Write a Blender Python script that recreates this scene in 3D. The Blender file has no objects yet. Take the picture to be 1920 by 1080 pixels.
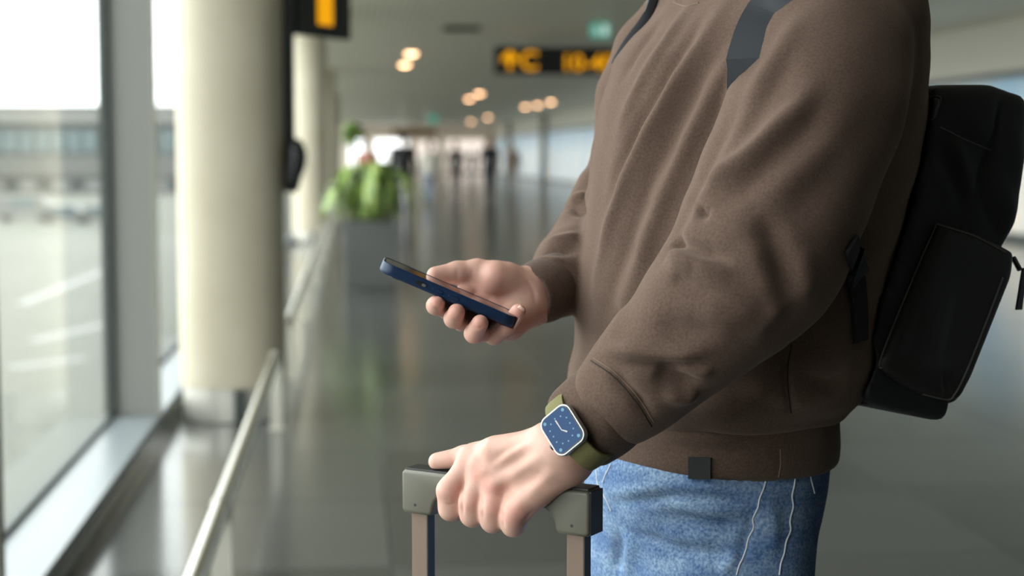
import bpy, math, random
import numpy as np
from mathutils import Vector, Matrix
from mathutils.bvhtree import BVHTree

random.seed(7); np.random.seed(7)
sc = bpy.context.scene
COL = sc.collection

# ------------------------------------------------------------------ camera
F_PX = 3000.0
CAM = np.array([0.0, 0.0, 1.30])
PITCH = math.atan(248.0 / F_PX)
YAW = math.atan(305.0 / F_PX * math.cos(PITCH))
cam_d = bpy.data.cameras.new('camera'); cam = bpy.data.objects.new('camera', cam_d); COL.objects.link(cam)
cam.location = CAM; cam.rotation_euler = (math.pi / 2 - PITCH, 0, -YAW)
cam_d.sensor_width = 36.0; cam_d.lens = F_PX / 1920 * 36.0; cam_d.clip_end = 1500
cam_d.dof.use_dof = True; cam_d.dof.focus_distance = 1.60; cam_d.dof.aperture_fstop = 4.2
sc.camera = cam
FWD = np.array([math.sin(YAW) * math.cos(PITCH), math.cos(YAW) * math.cos(PITCH), -math.sin(PITCH)])
RGT = np.array([math.cos(YAW), -math.sin(YAW), 0.0])
UPV = np.cross(RGT, FWD)

# ------------------------------------------------------------------ sky and exposure
w = bpy.data.worlds.new('overcast_sky'); sc.world = w; w.use_nodes = True
wn = w.node_tree.nodes; wl = w.node_tree.links
bg = wn['Background']; bg.inputs['Color'].default_value = (0.95, 0.98, 1.0, 1); bg.inputs['Strength'].default_value = 4.2
sc.view_settings.view_transform = 'Standard'; sc.view_settings.look = 'None'
sc.view_settings.exposure = 0.58; sc.view_settings.gamma = 1.0; sc.view_settings.use_curve_mapping = False
sc.cycles.use_denoising = True
sc.cycles.max_bounces = 10; sc.cycles.diffuse_bounces = 5; sc.cycles.transparent_max_bounces = 16
sc.cycles.sample_clamp_indirect = 6.0

def portal(loc, rot, sx, sy):
    l = bpy.data.lights.new('window_portal', 'AREA'); l.shape = 'RECTANGLE'; l.size = sx; l.size_y = sy
    l.cycles.is_portal = True
    o = bpy.data.objects.new('window_portal', l); COL.objects.link(o); o.location = loc; o.rotation_euler = rot
portal((-1.15, 6.0, 1.75), (0, -math.pi / 2, 0), 3.3, 26.0)
portal((-1.15, 64.0, 1.75), (0, -math.pi / 2, 0), 3.3, 90.0)

# ------------------------------------------------------------------ helpers
def at(px, py, d):
    return CAM + d * (FWD + (px - 960.0) / F_PX * RGT + (540.0 - py) / F_PX * UPV)
def ray(px, py):
    v = FWD + (px - 960.0) / F_PX * RGT + (540.0 - py) / F_PX * UPV
    return v / np.linalg.norm(v)
def on_plane(px, py, p0, n):
    r = ray(px, py); t = np.dot(np.asarray(p0) - CAM, n) / np.dot(r, n); return CAM + t * r
def nrm(v):
    v = np.asarray(v, float); return v / np.linalg.norm(v)
def camvec(x, y, d):
    return x * RGT + y * UPV + d * FWD

def tag(o, label=None, cat=None, group=None, kind=None):
    if label: o['label'] = label
    if cat: o['category'] = cat
    if group: o['group'] = group
    if kind: o['kind'] = kind
    return o
def wloc(o):
    v = Vector(o.location); p = o.parent
    while p: v = v + p.location; p = p.parent
    return np.array(v)
def empty(name, loc, label=None, cat=None, group=None, parent=None):
    o = bpy.data.objects.new(name, None); COL.objects.link(o); o.empty_display_size = .1
    if parent: o.parent = parent; o.location = np.asarray(loc) - wloc(parent)
    else: o.location = loc
    return tag(o, label, cat, group)
def mesh_obj(name, V, Fc, mat, parent=None, smooth=True, origin=None):
    V = np.asarray(V, float)
    if origin is None:
        origin = np.array([(V[:, 0].min() + V[:, 0].max()) / 2, (V[:, 1].min() + V[:, 1].max()) / 2, V[:, 2].min()])
    me = bpy.data.meshes.new(name)
    Vl = (V - origin)
    if isinstance(Fc, np.ndarray):
        n, k = Fc.shape
        me.vertices.add(len(V)); me.vertices.foreach_set('co', Vl.astype(np.float32).ravel())
        me.loops.add(n * k); me.loops.foreach_set('vertex_index', Fc.astype(np.int32).ravel())
        me.polygons.add(n); me.polygons.foreach_set('loop_start', np.arange(0, n * k, k, dtype=np.int32))
        me.update(calc_edges=True); me.validate()
    else:
        me.from_pydata([tuple(v) for v in Vl], [], Fc)
    if smooth: me.polygons.foreach_set('use_smooth', [True] * len(me.polygons))
    me.update()
    if mat: me.materials.append(mat)
    o = bpy.data.objects.new(name, me); COL.objects.link(o)
    if parent: o.parent = parent; o.location = origin - wloc(parent)
    else: o.location = origin
    return o

class MB:
    """collects boxes, tubes, discs into one mesh"""
    def __init__(s): s.V = []; s.F = []
    def add(s, V, Fc):
        b = len(s.V); s.V += [np.asarray(v, float) for v in V]; s.F += [tuple(i + b for i in f) for f in Fc]; return s
    def box(s, lo, hi, M=None, bev=0.0):
        lo = np.asarray(lo, float); hi = np.asarray(hi, float)
        if bev <= 0:
            V = [(x, y, z) for x in (lo[0], hi[0]) for y in (lo[1], hi[1]) for z in (lo[2], hi[2])]
            Fc = [(0, 1, 3, 2), (4, 6, 7, 5), (0, 4, 5, 1), (2, 3, 7, 6), (0, 2, 6, 4), (1, 5, 7, 3)]
        else:
            import bmesh
            bm = bmesh.new(); bmesh.ops.create_cube(bm, size=1)
            for v in bm.verts: v.co = Vector((lo + hi) / 2) + Vector([v.co[i] * (hi - lo)[i] for i in range(3)])
            bmesh.ops.bevel(bm, geom=bm.edges[:], offset=bev, segments=2, affect='EDGES', profile=.6)
            V = [tuple(v.co) for v in bm.verts]; bm.verts.index_update()
            Fc = [tuple(v.index for v in f.verts) for f in bm.faces]; bm.free()
        if M is not None: V = [M(np.array(v)) for v in V]
        return s.add(V, Fc)
    def tube(s, pts, r, n=12, cap=True):
        pts = [np.asarray(p, float) for p in pts]; m = len(pts)
        rs = r if hasattr(r, '__len__') else [r] * m
        V = []; Fc = []; prev = None
        for i in range(m):
            t = nrm(pts[min(i + 1, m - 1)] - pts[max(i - 1, 0)])
            if prev is None:
                a = np.array([0, 0, 1.0]) if abs(t[2]) < .9 else np.array([1.0, 0, 0])
                u = nrm(np.cross(a, t))
            else: u = nrm(prev - np.dot(prev, t) * t)
            prev = u; v = np.cross(t, u)
            V += [pts[i] + rs[i] * (math.cos(2 * math.pi * k / n) * u + math.sin(2 * math.pi * k / n) * v) for k in range(n)]
        for i in range(m - 1):
            for k in range(n):
                Fc.append((i * n + k, i * n + (k + 1) % n, (i + 1) * n + (k + 1) % n, (i + 1) * n + k))
        if cap: Fc.append(tuple(range(n - 1, -1, -1))); Fc.append(tuple((m - 1) * n + k for k in range(n)))
        return s.add(V, Fc)
    def lathe(s, c, prof, n=32):
        c = np.asarray(c, float); V = []; Fc = []
        for (r, z) in prof:
            V += [c + np.array([r * math.cos(2 * math.pi * k / n), r * math.sin(2 * math.pi * k / n), z]) for k in range(n)]
        for i in range(len(prof) - 1):
            for k in range(n):
                Fc.append((i * n + k, i * n + (k + 1) % n, (i + 1) * n + (k + 1) % n, (i + 1) * n + k))
        Fc.append(tuple(range(n - 1, -1, -1))); Fc.append(tuple((len(prof) - 1) * n + k for k in range(n)))
        return s.add(V, Fc)
    def prism(s, poly, ext):
        poly = [np.asarray(p, float) for p in poly]; ext = np.asarray(ext, float); n = len(poly)
        V = poly + [p + ext for p in poly]
        Fc = [tuple(range(n)), tuple(range(2 * n - 1, n - 1, -1))] + [(i, i + n, (i + 1) % n + n, (i + 1) % n) for i in range(n)]
        return s.add(V, Fc)
    def build(s, name, mat, parent=None, smooth=False, origin=None):
        o = mesh_obj(name, np.array(s.V), s.F, mat, parent, smooth, origin)
        import bmesh
        bm = bmesh.new(); bm.from_mesh(o.data); bmesh.ops.recalc_face_normals(bm, faces=bm.faces[:]); bm.to_mesh(o.data); bm.free()
        if smooth: o.data.set_sharp_from_angle(angle=math.radians(40))
        return o

def copy_tree(o, parent=None):
    c = o.copy(); COL.objects.link(c); c.parent = parent
    for ch in list(o.children): copy_tree(ch, c)
    return c

# ------------------------------------------------------------------ materials
def principled(name, color, rough=.5, metal=0.0, spec=.5, **kw):
    m = bpy.data.materials.new(name); m.use_nodes = True
    b = m.node_tree.nodes['Principled BSDF']
    b.inputs['Base Color'].default_value = (*color, 1); b.inputs['Roughness'].default_value = rough
    b.inputs['Metallic'].default_value = metal; b.inputs['Specular IOR Level'].default_value = spec
    for k, v in kw.items():
        b.inputs[k.replace('_', ' ')].default_value = v
    return m
def N(m, t, **props):
    n = m.node_tree.nodes.new(t)
    for k, v in props.items(): setattr(n, k, v)
    return n
def L(m, a, b): m.node_tree.links.new(a, b)
def noise_color(m, c1, c2, scale=8, detail=4, lo=.35, hi=.65, coord='Object', stretch=None, rough=None):
    b = m.node_tree.nodes['Principled BSDF']
    tc = N(m, 'ShaderNodeTexCoord'); nz = N(m, 'ShaderNodeTexNoise'); nz.inputs['Scale'].default_value = scale
    nz.inputs['Detail'].default_value = detail
    src = tc.outputs[coord]
    if stretch:
        mp = N(m, 'ShaderNodeMapping'); mp.inputs['Scale'].default_value = stretch; L(m, src, mp.inputs[0]); src = mp.outputs[0]
    L(m, src, nz.inputs['Vector'])
    cr = N(m, 'ShaderNodeValToRGB'); cr.color_ramp.elements[0].position = lo; cr.color_ramp.elements[1].position = hi
    cr.color_ramp.elements[0].color = (*c1, 1); cr.color_ramp.elements[1].color = (*c2, 1)
    L(m, nz.outputs['Fac'], cr.inputs[0]); L(m, cr.outputs[0], b.inputs['Base Color'])
    return nz, cr, src
def bump(m, scale, strength, dist=.001, detail=3, src=None, coord='Object'):
    b = m.node_tree.nodes['Principled BSDF']
    tc = N(m, 'ShaderNodeTexCoord'); nz = N(m, 'ShaderNodeTexNoise'); nz.inputs['Scale'].default_value = scale
    nz.inputs['Detail'].default_value = detail; L(m, tc.outputs[coord], nz.inputs['Vector'])
    bp = N(m, 'ShaderNodeBump'); bp.inputs['Strength'].default_value = strength; bp.inputs['Distance'].default_value = dist
    L(m, nz.outputs['Fac'], bp.inputs['Height']); L(m, bp.outputs[0], b.inputs['Normal'])
def emit(name, color, s):
    m = bpy.data.materials.new(name); m.use_nodes = True; nt = m.node_tree; nt.nodes.clear()
    e = nt.nodes.new('ShaderNodeEmission'); e.inputs[0].default_value = (*color, 1); e.inputs[1].default_value = s
    o = nt.nodes.new('ShaderNodeOutputMaterial'); nt.links.new(e.outputs[0], o.inputs[0]); return m
def pane_glass(name, tint, refl=1.0):
    m = bpy.data.materials.new(name); m.use_nodes = True; nt = m.node_tree; nt.nodes.clear()
    t = nt.nodes.new('ShaderNodeBsdfTransparent'); t.inputs[0].default_value = (*tint, 1)
    g = nt.nodes.new('ShaderNodeBsdfGlossy'); g.inputs['Roughness'].default_value = .02
    lw = nt.nodes.new('ShaderNodeLayerWeight'); lw.inputs[0].default_value = .5
    pw = nt.nodes.new('ShaderNodeMath'); pw.operation = 'POWER'; pw.inputs[1].default_value = 5.0; nt.links.new(lw.outputs['Facing'], pw.inputs[0])
    f = nt.nodes.new('ShaderNodeMath'); f.operation = 'MULTIPLY_ADD'; f.inputs[1].default_value = .55 * refl; f.inputs[2].default_value = .02; nt.links.new(pw.outputs[0], f.inputs[0])
    x = nt.nodes.new('ShaderNodeMixShader'); o = nt.nodes.new('ShaderNodeOutputMaterial')
    nt.links.new(f.outputs[0], x.inputs[0]); nt.links.new(t.outputs[0], x.inputs[1]); nt.links.new(g.outputs[0], x.inputs[2])
    nt.links.new(x.outputs[0], o.inputs[0]); return m

M = {}
# floor tiles: dark polished granite, tone differs a little from tile to tile
m = M['tile'] = principled('granite_tile', (.06, .062, .06), .16, spec=.6)
nz, cr, src = noise_color(m, (.048, .050, .048), (.078, .080, .076), 70, 6)
oi = N(m, 'ShaderNodeObjectInfo'); mx = N(m, 'ShaderNodeHueSaturation'); mr = N(m, 'ShaderNodeMapRange')
mr.inputs['To Min'].default_value = .75; mr.inputs['To Max'].default_value = 1.3
L(m, oi.outputs['Random'], mr.inputs[0]); L(m, mr.outputs[0], mx.inputs['Value']); L(m, cr.outputs[0], mx.inputs['Color'])
L(m, mx.outputs[0], m.node_tree.nodes['Principled BSDF'].inputs['Base Color'])
m = M['floor'] = principled('granite_floor', (.06, .062, .06), .16, spec=.6)
noise_color(m, (.045, .047, .046), (.075, .077, .074), 3, 6)
M['grout'] = principled('dark_grout', (.022, .022, .022), .95, spec=.05)
m = M['ceiling'] = principled('perforated_ceiling', (.55, .56, .52), .6)
b = m.node_tree.nodes['Principled BSDF']; tc = N(m, 'ShaderNodeTexCoord'); vo = N(m, 'ShaderNodeTexVoronoi'); vo.inputs['Scale'].default_value = 9; vo.inputs['Randomness'].default_value = 0
L(m, tc.outputs['Object'], vo.inputs['Vector']); cr = N(m, 'ShaderNodeValToRGB'); cr.color_ramp.elements[0].position = .18; cr.color_ramp.elements[1].position = .26
cr.color_ramp.elements[0].color = (.42, .39, .32, 1); cr.color_ramp.elements[1].color = (.86, .81, .66, 1)
L(m, vo.outputs['Distance'], cr.inputs[0]); L(m, cr.outputs[0], b.inputs['Base Color'])
M['bulkhead'] = principled('cream_bulkhead', (.78, .75, .66), .6)
M['alu'] = principled('grey_aluminium', (.20, .20, .185), .5, .2)
M['alu_dark'] = principled('dark_gasket', (.045, .055, .05), .5)
M['sill'] = principled('pale_window_sill', (.21, .235, .25), .34, .0, spec=.3)
M['sill_face'] = principled('sill_face_metal', (.30, .33, .35), .2, .3)
m = M['column'] = principled('painted_column', (.56, .51, .41), .6)
noise_color(m, (.53, .47, .355), (.58, .52, .40), 3, 3)
M['steel'] = principled('brushed_steel', (.72, .70, .64), .28, 1.0)
M['steel_post'] = principled('satin_post', (.60, .58, .50), .4, .5)
M['skirt'] = principled('satin_skirt', (.66, .64, .58), .35, .35)
M['glass'] = pane_glass('window_glass', (.955, .975, .955))
M['black'] = principled('black_plastic', (.012, .013, .013), .45)
M['sign_black'] = principled('black_sign_panel', (.008, .008, .007), .5)
M['amber'] = emit('amber_lettering', (1.0, .43, .008), .62)
M['exit_green'] = emit('exit_green', (.10, .48, .34), .36)
M['exit_white'] = emit('exit_white', (.7, .95, .85), .5)
M['lamp'] = emit('warm_downlight', (1.0, .56, .29), 7.0)
M['lamp_ring'] = principled('lamp_ring', (.6, .6, .58), .4)
M['planter'] = principled('grey_planter', (.10, .105, .10), .5)
m = M['leaf'] = principled('green_leaf', (.10, .24, .04), .3)
noise_color(m, (.09, .20, .02), (.44, .56, .16), 9, 2)
oi = N(m, 'ShaderNodeObjectInfo'); hv = N(m, 'ShaderNodeHueSaturation'); mr = N(m, 'ShaderNodeMapRange'); mr.inputs['To Min'].default_value = .25; mr.inputs['To Max'].default_value = 1.7
L(m, oi.outputs['Random'], mr.inputs[0]); L(m, mr.outputs[0], hv.inputs['Value']); bb_ = m.node_tree.nodes['Principled BSDF']
L(m, bb_.inputs['Base Color'].links[0].from_socket, hv.inputs['Color']); L(m, hv.outputs[0], bb_.inputs['Base Color'])
M['soil'] = principled('soil', (.03, .02, .015), .9)
m = M['blue_panel'] = principled('pale_blue_wall_panel', (.5, .6, .66), .25)
noise_color(m, (.36, .55, .68), (.72, .70, .64), .35, 3, .4, .62)
m = M['frosted'] = bpy.data.materials.new('frosted_daylight_panel'); m.use_nodes = True
bs_ = m.node_tree.nodes['Principled BSDF']; noise_color(m, (.44, .58, .67), (.80, .75, .68), .35, 3, .40, .62); bs_.inputs['Roughness'].default_value = .3
tr = N(m, 'ShaderNodeBsdfTranslucent'); mxs = N(m, 'ShaderNodeMixShader'); mxs.inputs[0].default_value = .30
L(m, bs_.inputs['Base Color'].links[0].from_socket, tr.inputs[0]); L(m, bs_.outputs[0], mxs.inputs[1]); L(m, tr.outputs[0], mxs.inputs[2])
L(m, mxs.outputs[0], [n for n in m.node_tree.nodes if n.type == 'OUTPUT_MATERIAL'][0].inputs[0])
M['far_wall'] = principled('far_wall', (.72, .62, .52), .6)
M['post'] = principled('olive_grey_post', (.30, .29, .24), .5)
M['far_sign'] = principled('brown_sign', (.18, .10, .04), .5)
# person and things
m = M['sweater'] = principled('brown_fleece', (.10, .075, .058), .95, spec=.15, Sheen_Weight=.35, Sheen_Roughness=.5)
m.node_tree.nodes['Principled BSDF'].inputs['Sheen Tint'].default_value = (.62, .47, .40, 1)
noise_color(m, (.086, .055, .042), (.122, .080, .062), 420, 2, .3, .7)
bump(m, 900, .35, .0008, 2)
m = M['rib'] = principled('brown_rib_knit', (.10, .072, .053), .95, spec=.12, Sheen_Weight=.12)
noise_color(m, (.080, .051, .038), (.114, .074, .056), 420, 2, .3, .7)
bump(m, 1100, .3, .0006, 2)
M['thread'] = principled('brown_thread', (.17, .12, .085), .9)
M['thread_dark'] = principled('dark_seam', (.03, .022, .016), .95)
m = M['tagfab'] = principled('black_woven_tag', (.010, .010, .011), .7); bump(m, 1500, .3, .0004)
m = M['skin'] = principled('skin', (.62, .37, .28), .48, spec=.35, Subsurface_Weight=.12, Subsurface_Scale=.006)
m.node_tree.nodes['Principled BSDF'].inputs['Subsurface Radius'].default_value = (1.0, .35, .2)
ca = N(m, 'ShaderNodeVertexColor'); ca.layer_name = 'tone'; nz = N(m, 'ShaderNodeTexNoise'); nz.inputs['Scale'].default_value = 90; nz.inputs['Detail'].default_value = 4
tc = N(m, 'ShaderNodeTexCoord'); L(m, tc.outputs['Object'], nz.inputs['Vector']); mr = N(m, 'ShaderNodeMapRange'); mr.inputs['To Min'].default_value = .86; mr.inputs['To Max'].default_value = 1.12
L(m, nz.outputs['Fac'], mr.inputs[0]); hs = N(m, 'ShaderNodeHueSaturation'); L(m, mr.outputs[0], hs.inputs['Value']); L(m, ca.outputs['Color'], hs.inputs['Color'])
L(m, hs.outputs[0], m.node_tree.nodes['Principled BSDF'].inputs['Base Color']); bump(m, 420, .18, .0006, 4)
M['nail'] = principled('fingernail', (.72, .46, .38), .25, spec=.5)
m = M['jeans'] = principled('blue_denim', (.2, .34, .55), .85, spec=.2)
nz, cr, src = noise_color(m, (.060, .135, .30), (.29, .41, .58), 330, 5, .28, .72)
nz2 = N(m, 'ShaderNodeTexNoise'); nz2.inputs['Scale'].default_value = 16; nz2.inputs['Detail'].default_value = 5
mp = N(m, 'ShaderNodeMapping'); mp.inputs['Scale'].default_value = (1, 1, 2.6); L(m, src, mp.inputs[0]); L(m, mp.outputs[0], nz2.inputs['Vector'])
cr2 = N(m, 'ShaderNodeValToRGB'); cr2.color_ramp.elements[0].position = .36; cr2.color_ramp.elements[1].position = .6
cr2.color_ramp.elements[0].color = (.42, .5, .66, 1); cr2.color_ramp.elements[1].color = (1.05, 1.0, .97, 1)
mm = N(m, 'ShaderNodeMixRGB', blend_type='MULTIPLY'); mm.inputs[0].default_value = .8
L(m, nz2.outputs['Fac'], cr2.inputs[0]); L(m, cr.outputs[0], mm.inputs[1]); L(m, cr2.outputs[0], mm.inputs[2])
wa = N(m, 'ShaderNodeVertexColor'); wa.layer_name = 'wear_shade'; mw = N(m, 'ShaderNodeMixRGB', blend_type='MULTIPLY'); mw.inputs[0].default_value = 1.0     # rubbed pale on the thighs; shade painted in along side and back
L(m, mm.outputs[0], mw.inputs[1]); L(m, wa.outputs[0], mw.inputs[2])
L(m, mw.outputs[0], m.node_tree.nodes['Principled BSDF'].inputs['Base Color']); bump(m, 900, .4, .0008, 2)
M['stitch'] = principled('pale_stitching', (.62, .66, .70), .8)
m = M['pack'] = principled('black_nylon', (.014, .015, .016), .62, spec=.35); bump(m, 1300, .25, .0005)
m = M['mesh'] = principled('black_mesh_padding', (.010, .010, .010), .9); bump(m, 700, .5, .001)
m = M['leather'] = principled('dark_leather', (.017, .016, .015), .5, spec=.4); bump(m, 260, .25, .0006)
M['piping'] = principled('grey_piping', (.10, .095, .09), .5)
M['strap'] = principled('slate_webbing', (.020, .024, .031), .65); bump(M['strap'], 1600, .4, .0006)
M['strap_pad'] = principled('pale_strap_patch', (.09, .10, .11), .6)
M['zip'] = principled('dark_zip_metal', (.08, .08, .08), .35, .8)
M['shell'] = principled('olive_grey_plastic', (.105, .098, .075), .45)
M['bronze'] = principled('bronze_tube', (.185, .130, .098), .4, .25)
M['bronze_side'] = principled('tube_side_black', (.012, .012, .012), .5)
M['case_blue'] = principled('navy_silicone', (.005, .022, .068), .45, spec=.4)
M['screen'] = principled('phone_screen', (.006, .006, .006), .04, spec=.8)
M['watch_alu'] = principled('silver_aluminium', (.40, .40, .385), .35, .8)
M['watch_glass'] = principled('watch_dial', (.020, .050, .125), .4, spec=.15, Emission_Strength=.10)
M['watch_glass'].node_tree.nodes['Principled BSDF'].inputs['Emission Color'].default_value = (.05, .12, .28, 1)
M['watch_bezel'] = principled('watch_bezel', (.008, .008, .01), .12)
M['watch_mark'] = emit('watch_marks', (.22, .42, .55), .75)
M['watch_hand'] = emit('watch_hands', (.8, .82, .80), .65)
M['watch_back'] = principled('watch_black_back', (.01, .01, .01), .25)
m = M['band'] = principled('olive_band', (.165, .150, .060), .85); bump(m, 900, .4, .0006)
M['suitcase'] = principled('suitcase_shell', (.10, .10, .08), .4)
M['rubber'] = principled('rubber', (.015, .015, .015), .6)
M['hair'] = principled('dark_brown_hair', (.035, .022, .014), .6)
M['shoe'] = principled('white_leather', (.6, .6, .58), .5)
# outside
m = M['apron'] = principled('concrete_apron', (.12, .12, .10), .8)
noise_color(m, (.095, .10, .08), (.135, .135, .115), .02, 4)
M['facade'] = principled('grey_facade', (.11, .112, .105), .7)
M['facade_pale'] = principled('pale_fascia', (.20, .20, .19), .7)
M['facade_dark'] = principled('dark_facade', (.045, .052, .052), .6)
M['far_window'] = principled('far_window_glass', (.09, .13, .14), .2)
M['white'] = principled('white_paint', (.17, .17, .165), .5)
M['car_dark'] = principled('dark_car_paint', (.05, .06, .07), .3)

# ------------------------------------------------------------------ implicit surfaces
def seg(P, a, b, ra, rb):
    a = np.asarray(a, np.float32); b = np.asarray(b, np.float32); ba = b - a
    pa = P - a; t = np.clip(pa @ ba / max(float(ba @ ba), 1e-12), 0, 1)
    q = pa - t[:, None] * ba
    return np.sqrt((q * q).sum(1)) - (ra + (rb - ra) * t)
def smin(a, b, k):
    h = np.maximum(k - np.abs(a - b), 0) / k
    return np.minimum(a, b) - h * h * k * .25
def smax(a, b, k): return -smin(-a, -b, k)
def ell(P, c, A, r):
    """ellipsoid: A rows = axes, r radii"""
    q = (P - np.asarray(c, np.float32)) @ np.asarray(A, np.float32).T
    r = np.asarray(r, np.float32); k0 = np.sqrt(((q / r) ** 2).sum(1)); k1 = np.sqrt(((q / (r * r)) ** 2).sum(1))
    return k0 * (k0 - 1) / np.maximum(k1, 1e-9)
def chain(P, pts, k=None):
    d = None
    for (a, ra), (b, rb) in zip(pts[:-1], pts[1:]):
        s = seg(P, a, b, ra, rb); d = s if d is None else (np.minimum(d, s) if k is None else smin(d, s, k))
    return d

def polygonize(f, lo, hi, h):
    lo = np.asarray(lo, float) - 3 * h; hi = np.asarray(hi, float) + 3 * h
    B = np.ceil((hi - lo) / (4 * h)).astype(int) + 1; H = 4 * h
    cx, cy, cz = [lo[i] + (np.arange(B[i]) + .5) * H - h * .5 for i in range(3)]
    C = np.stack(np.meshgrid(cx, cy, cz, indexing='ij'), -1).reshape(-1, 3).astype(np.float32)
    cv = np.concatenate([f(C[i:i + 400000]) for i in range(0, len(C), 400000)])
    vol = np.repeat(np.repeat(np.repeat(cv.reshape(B), 4, 0), 4, 1), 4, 2).astype(np.float32)
    act = np.nonzero(np.abs(cv) < 1.7 * H)[0]
    off = np.stack(np.meshgrid(*[np.arange(4)] * 3, indexing='ij'), -1).reshape(-1, 3)
    bi = np.stack(np.unravel_index(act, B), -1)
    for s in range(0, len(act), 6000):
        idx = (bi[s:s + 6000, None, :] * 4 + off[None]).reshape(-1, 3)
        P = (lo + idx * h).astype(np.float32)
        vol[idx[:, 0], idx[:, 1], idx[:, 2]] = f(P)
    s = vol < 0
    n = np.array(vol.shape)
    cnt = np.zeros(n - 1, np.uint8)
    for dx in (0, 1):
        for dy in (0, 1):
            for dz in (0, 1):
                cnt += s[dx:n[0] - 1 + dx, dy:n[1] - 1 + dy, dz:n[2] - 1 + dz]
    cells = np.argwhere((cnt > 0) & (cnt < 8))
    acc = np.zeros((len(cells), 3)); num = np.zeros(len(cells))
    cor = [(0, 0, 0), (1, 0, 0), (0, 1, 0), (1, 1, 0), (0, 0, 1), (1, 0, 1), (0, 1, 1), (1, 1, 1)]
    cv = [vol[cells[:, 0] + c[0], cells[:, 1] + c[1], cells[:, 2] + c[2]] for c in cor]
    for a, b in [(0, 1), (2, 3), (4, 5), (6, 7), (0, 2), (1, 3), (4, 6), (5, 7), (0, 4), (1, 5), (2, 6), (3, 7)]:
        va, vb = cv[a], cv[b]; mk = (va < 0) != (vb < 0)
        t = np.where(mk, va / np.where(mk, va - vb, 1), 0)
        p = np.array(cor[a]) + t[:, None] * (np.array(cor[b]) - np.array(cor[a]))
        acc += p * mk[:, None]; num += mk
    V = lo + (cells + acc / num[:, None]) * h
    imap = np.full(n - 1, -1, np.int32); imap[cells[:, 0], cells[:, 1], cells[:, 2]] = np.arange(len(cells))
    quads = []
    for ax in range(3):
        u, v = [(1, 2), (2, 0), (0, 1)][ax]
        sl0 = [slice(None)] * 3; sl1 = [slice(None)] * 3; sl0[ax] = slice(0, -1); sl1[ax] = slice(1, None)
        ed = np.argwhere(s[tuple(sl0)] != s[tuple(sl1)])
        ok = (ed[:, u] > 0) & (ed[:, v] > 0) & (ed[:, u] < n[u] - 1) & (ed[:, v] < n[v] - 1); ed = ed[ok]
        flip = s[ed[:, 0], ed[:, 1], ed[:, 2]]
        eu = np.zeros(3, int); eu[u] = 1; ev = np.zeros(3, int); ev[v] = 1
        q = [imap[tuple((ed - x).T)] for x in (eu + ev, ev, eu * 0, eu)]
        q = np.stack(q, 1); q[~flip] = q[~flip][:, ::-1]; quads.append(q)
    Q = np.concatenate(quads); Q = Q[(Q >= 0).all(1)]
    return V, Q
def smooth_mesh(V, Q, it=2, lam=.5):
    E = np.concatenate([Q[:, [0, 1]], Q[:, [1, 2]], Q[:, [2, 3]], Q[:, [3, 0]]])
    n = len(V); deg = np.maximum(np.bincount(E[:, 0], minlength=n) + np.bincount(E[:, 1], minlength=n), 1)
    for k in range(it):
        S = np.stack([np.bincount(E[:, 0], V[E[:, 1], i], n) + np.bincount(E[:, 1], V[E[:, 0], i], n) for i in range(3)], 1)
        V = V + lam * (S / deg[:, None] - V)
    return V
def vnormals(V, Q):
    fn = np.cross(V[Q[:, 2]] - V[Q[:, 0]], V[Q[:, 3]] - V[Q[:, 1]])
    Nn = np.stack([sum(np.bincount(Q[:, j], fn[:, i], len(V)) for j in range(4)) for i in range(3)], 1)
    return Nn / np.maximum(np.linalg.norm(Nn, axis=1), 1e-12)[:, None]
def bvh_of(V, Q): return BVHTree.FromPolygons([tuple(v) for v in V], [tuple(q) for q in Q])
def cast(bvh, px, py):
    h = bvh.ray_cast(Vector(CAM), Vector(ray(px, py)))
    return (np.array(h[0]), np.array(h[1])) if h[0] is not None else None
def catmull(pts, n=6):
    pts = [np.asarray(p, float) for p in pts]
    if len(pts) < 3:
        return [pts[0] + (pts[1] - pts[0]) * t for t in np.linspace(0, 1, n + 1)]
    P = [2 * pts[0] - pts[1]] + pts + [2 * pts[-1] - pts[-2]]; out = []
    for i in range(1, len(P) - 2):
        for k in range(n):
            t = k / n; a, b, c, d = P[i - 1], P[i], P[i + 1], P[i + 2]
            out.append(.5 * (2 * b + (c - a) * t + (2 * a - 5 * b + 4 * c - d) * t * t + (3 * b - a - 3 * c + d) * t ** 3))
    return out + [pts[-1]]
def surf_path(bvh, pix, n=6):
    out = []
    for p in catmull([np.array(p, float) for p in pix], n):
        h = cast(bvh, p[0], p[1])
        if h is not None: out.append(h)
    return out
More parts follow.
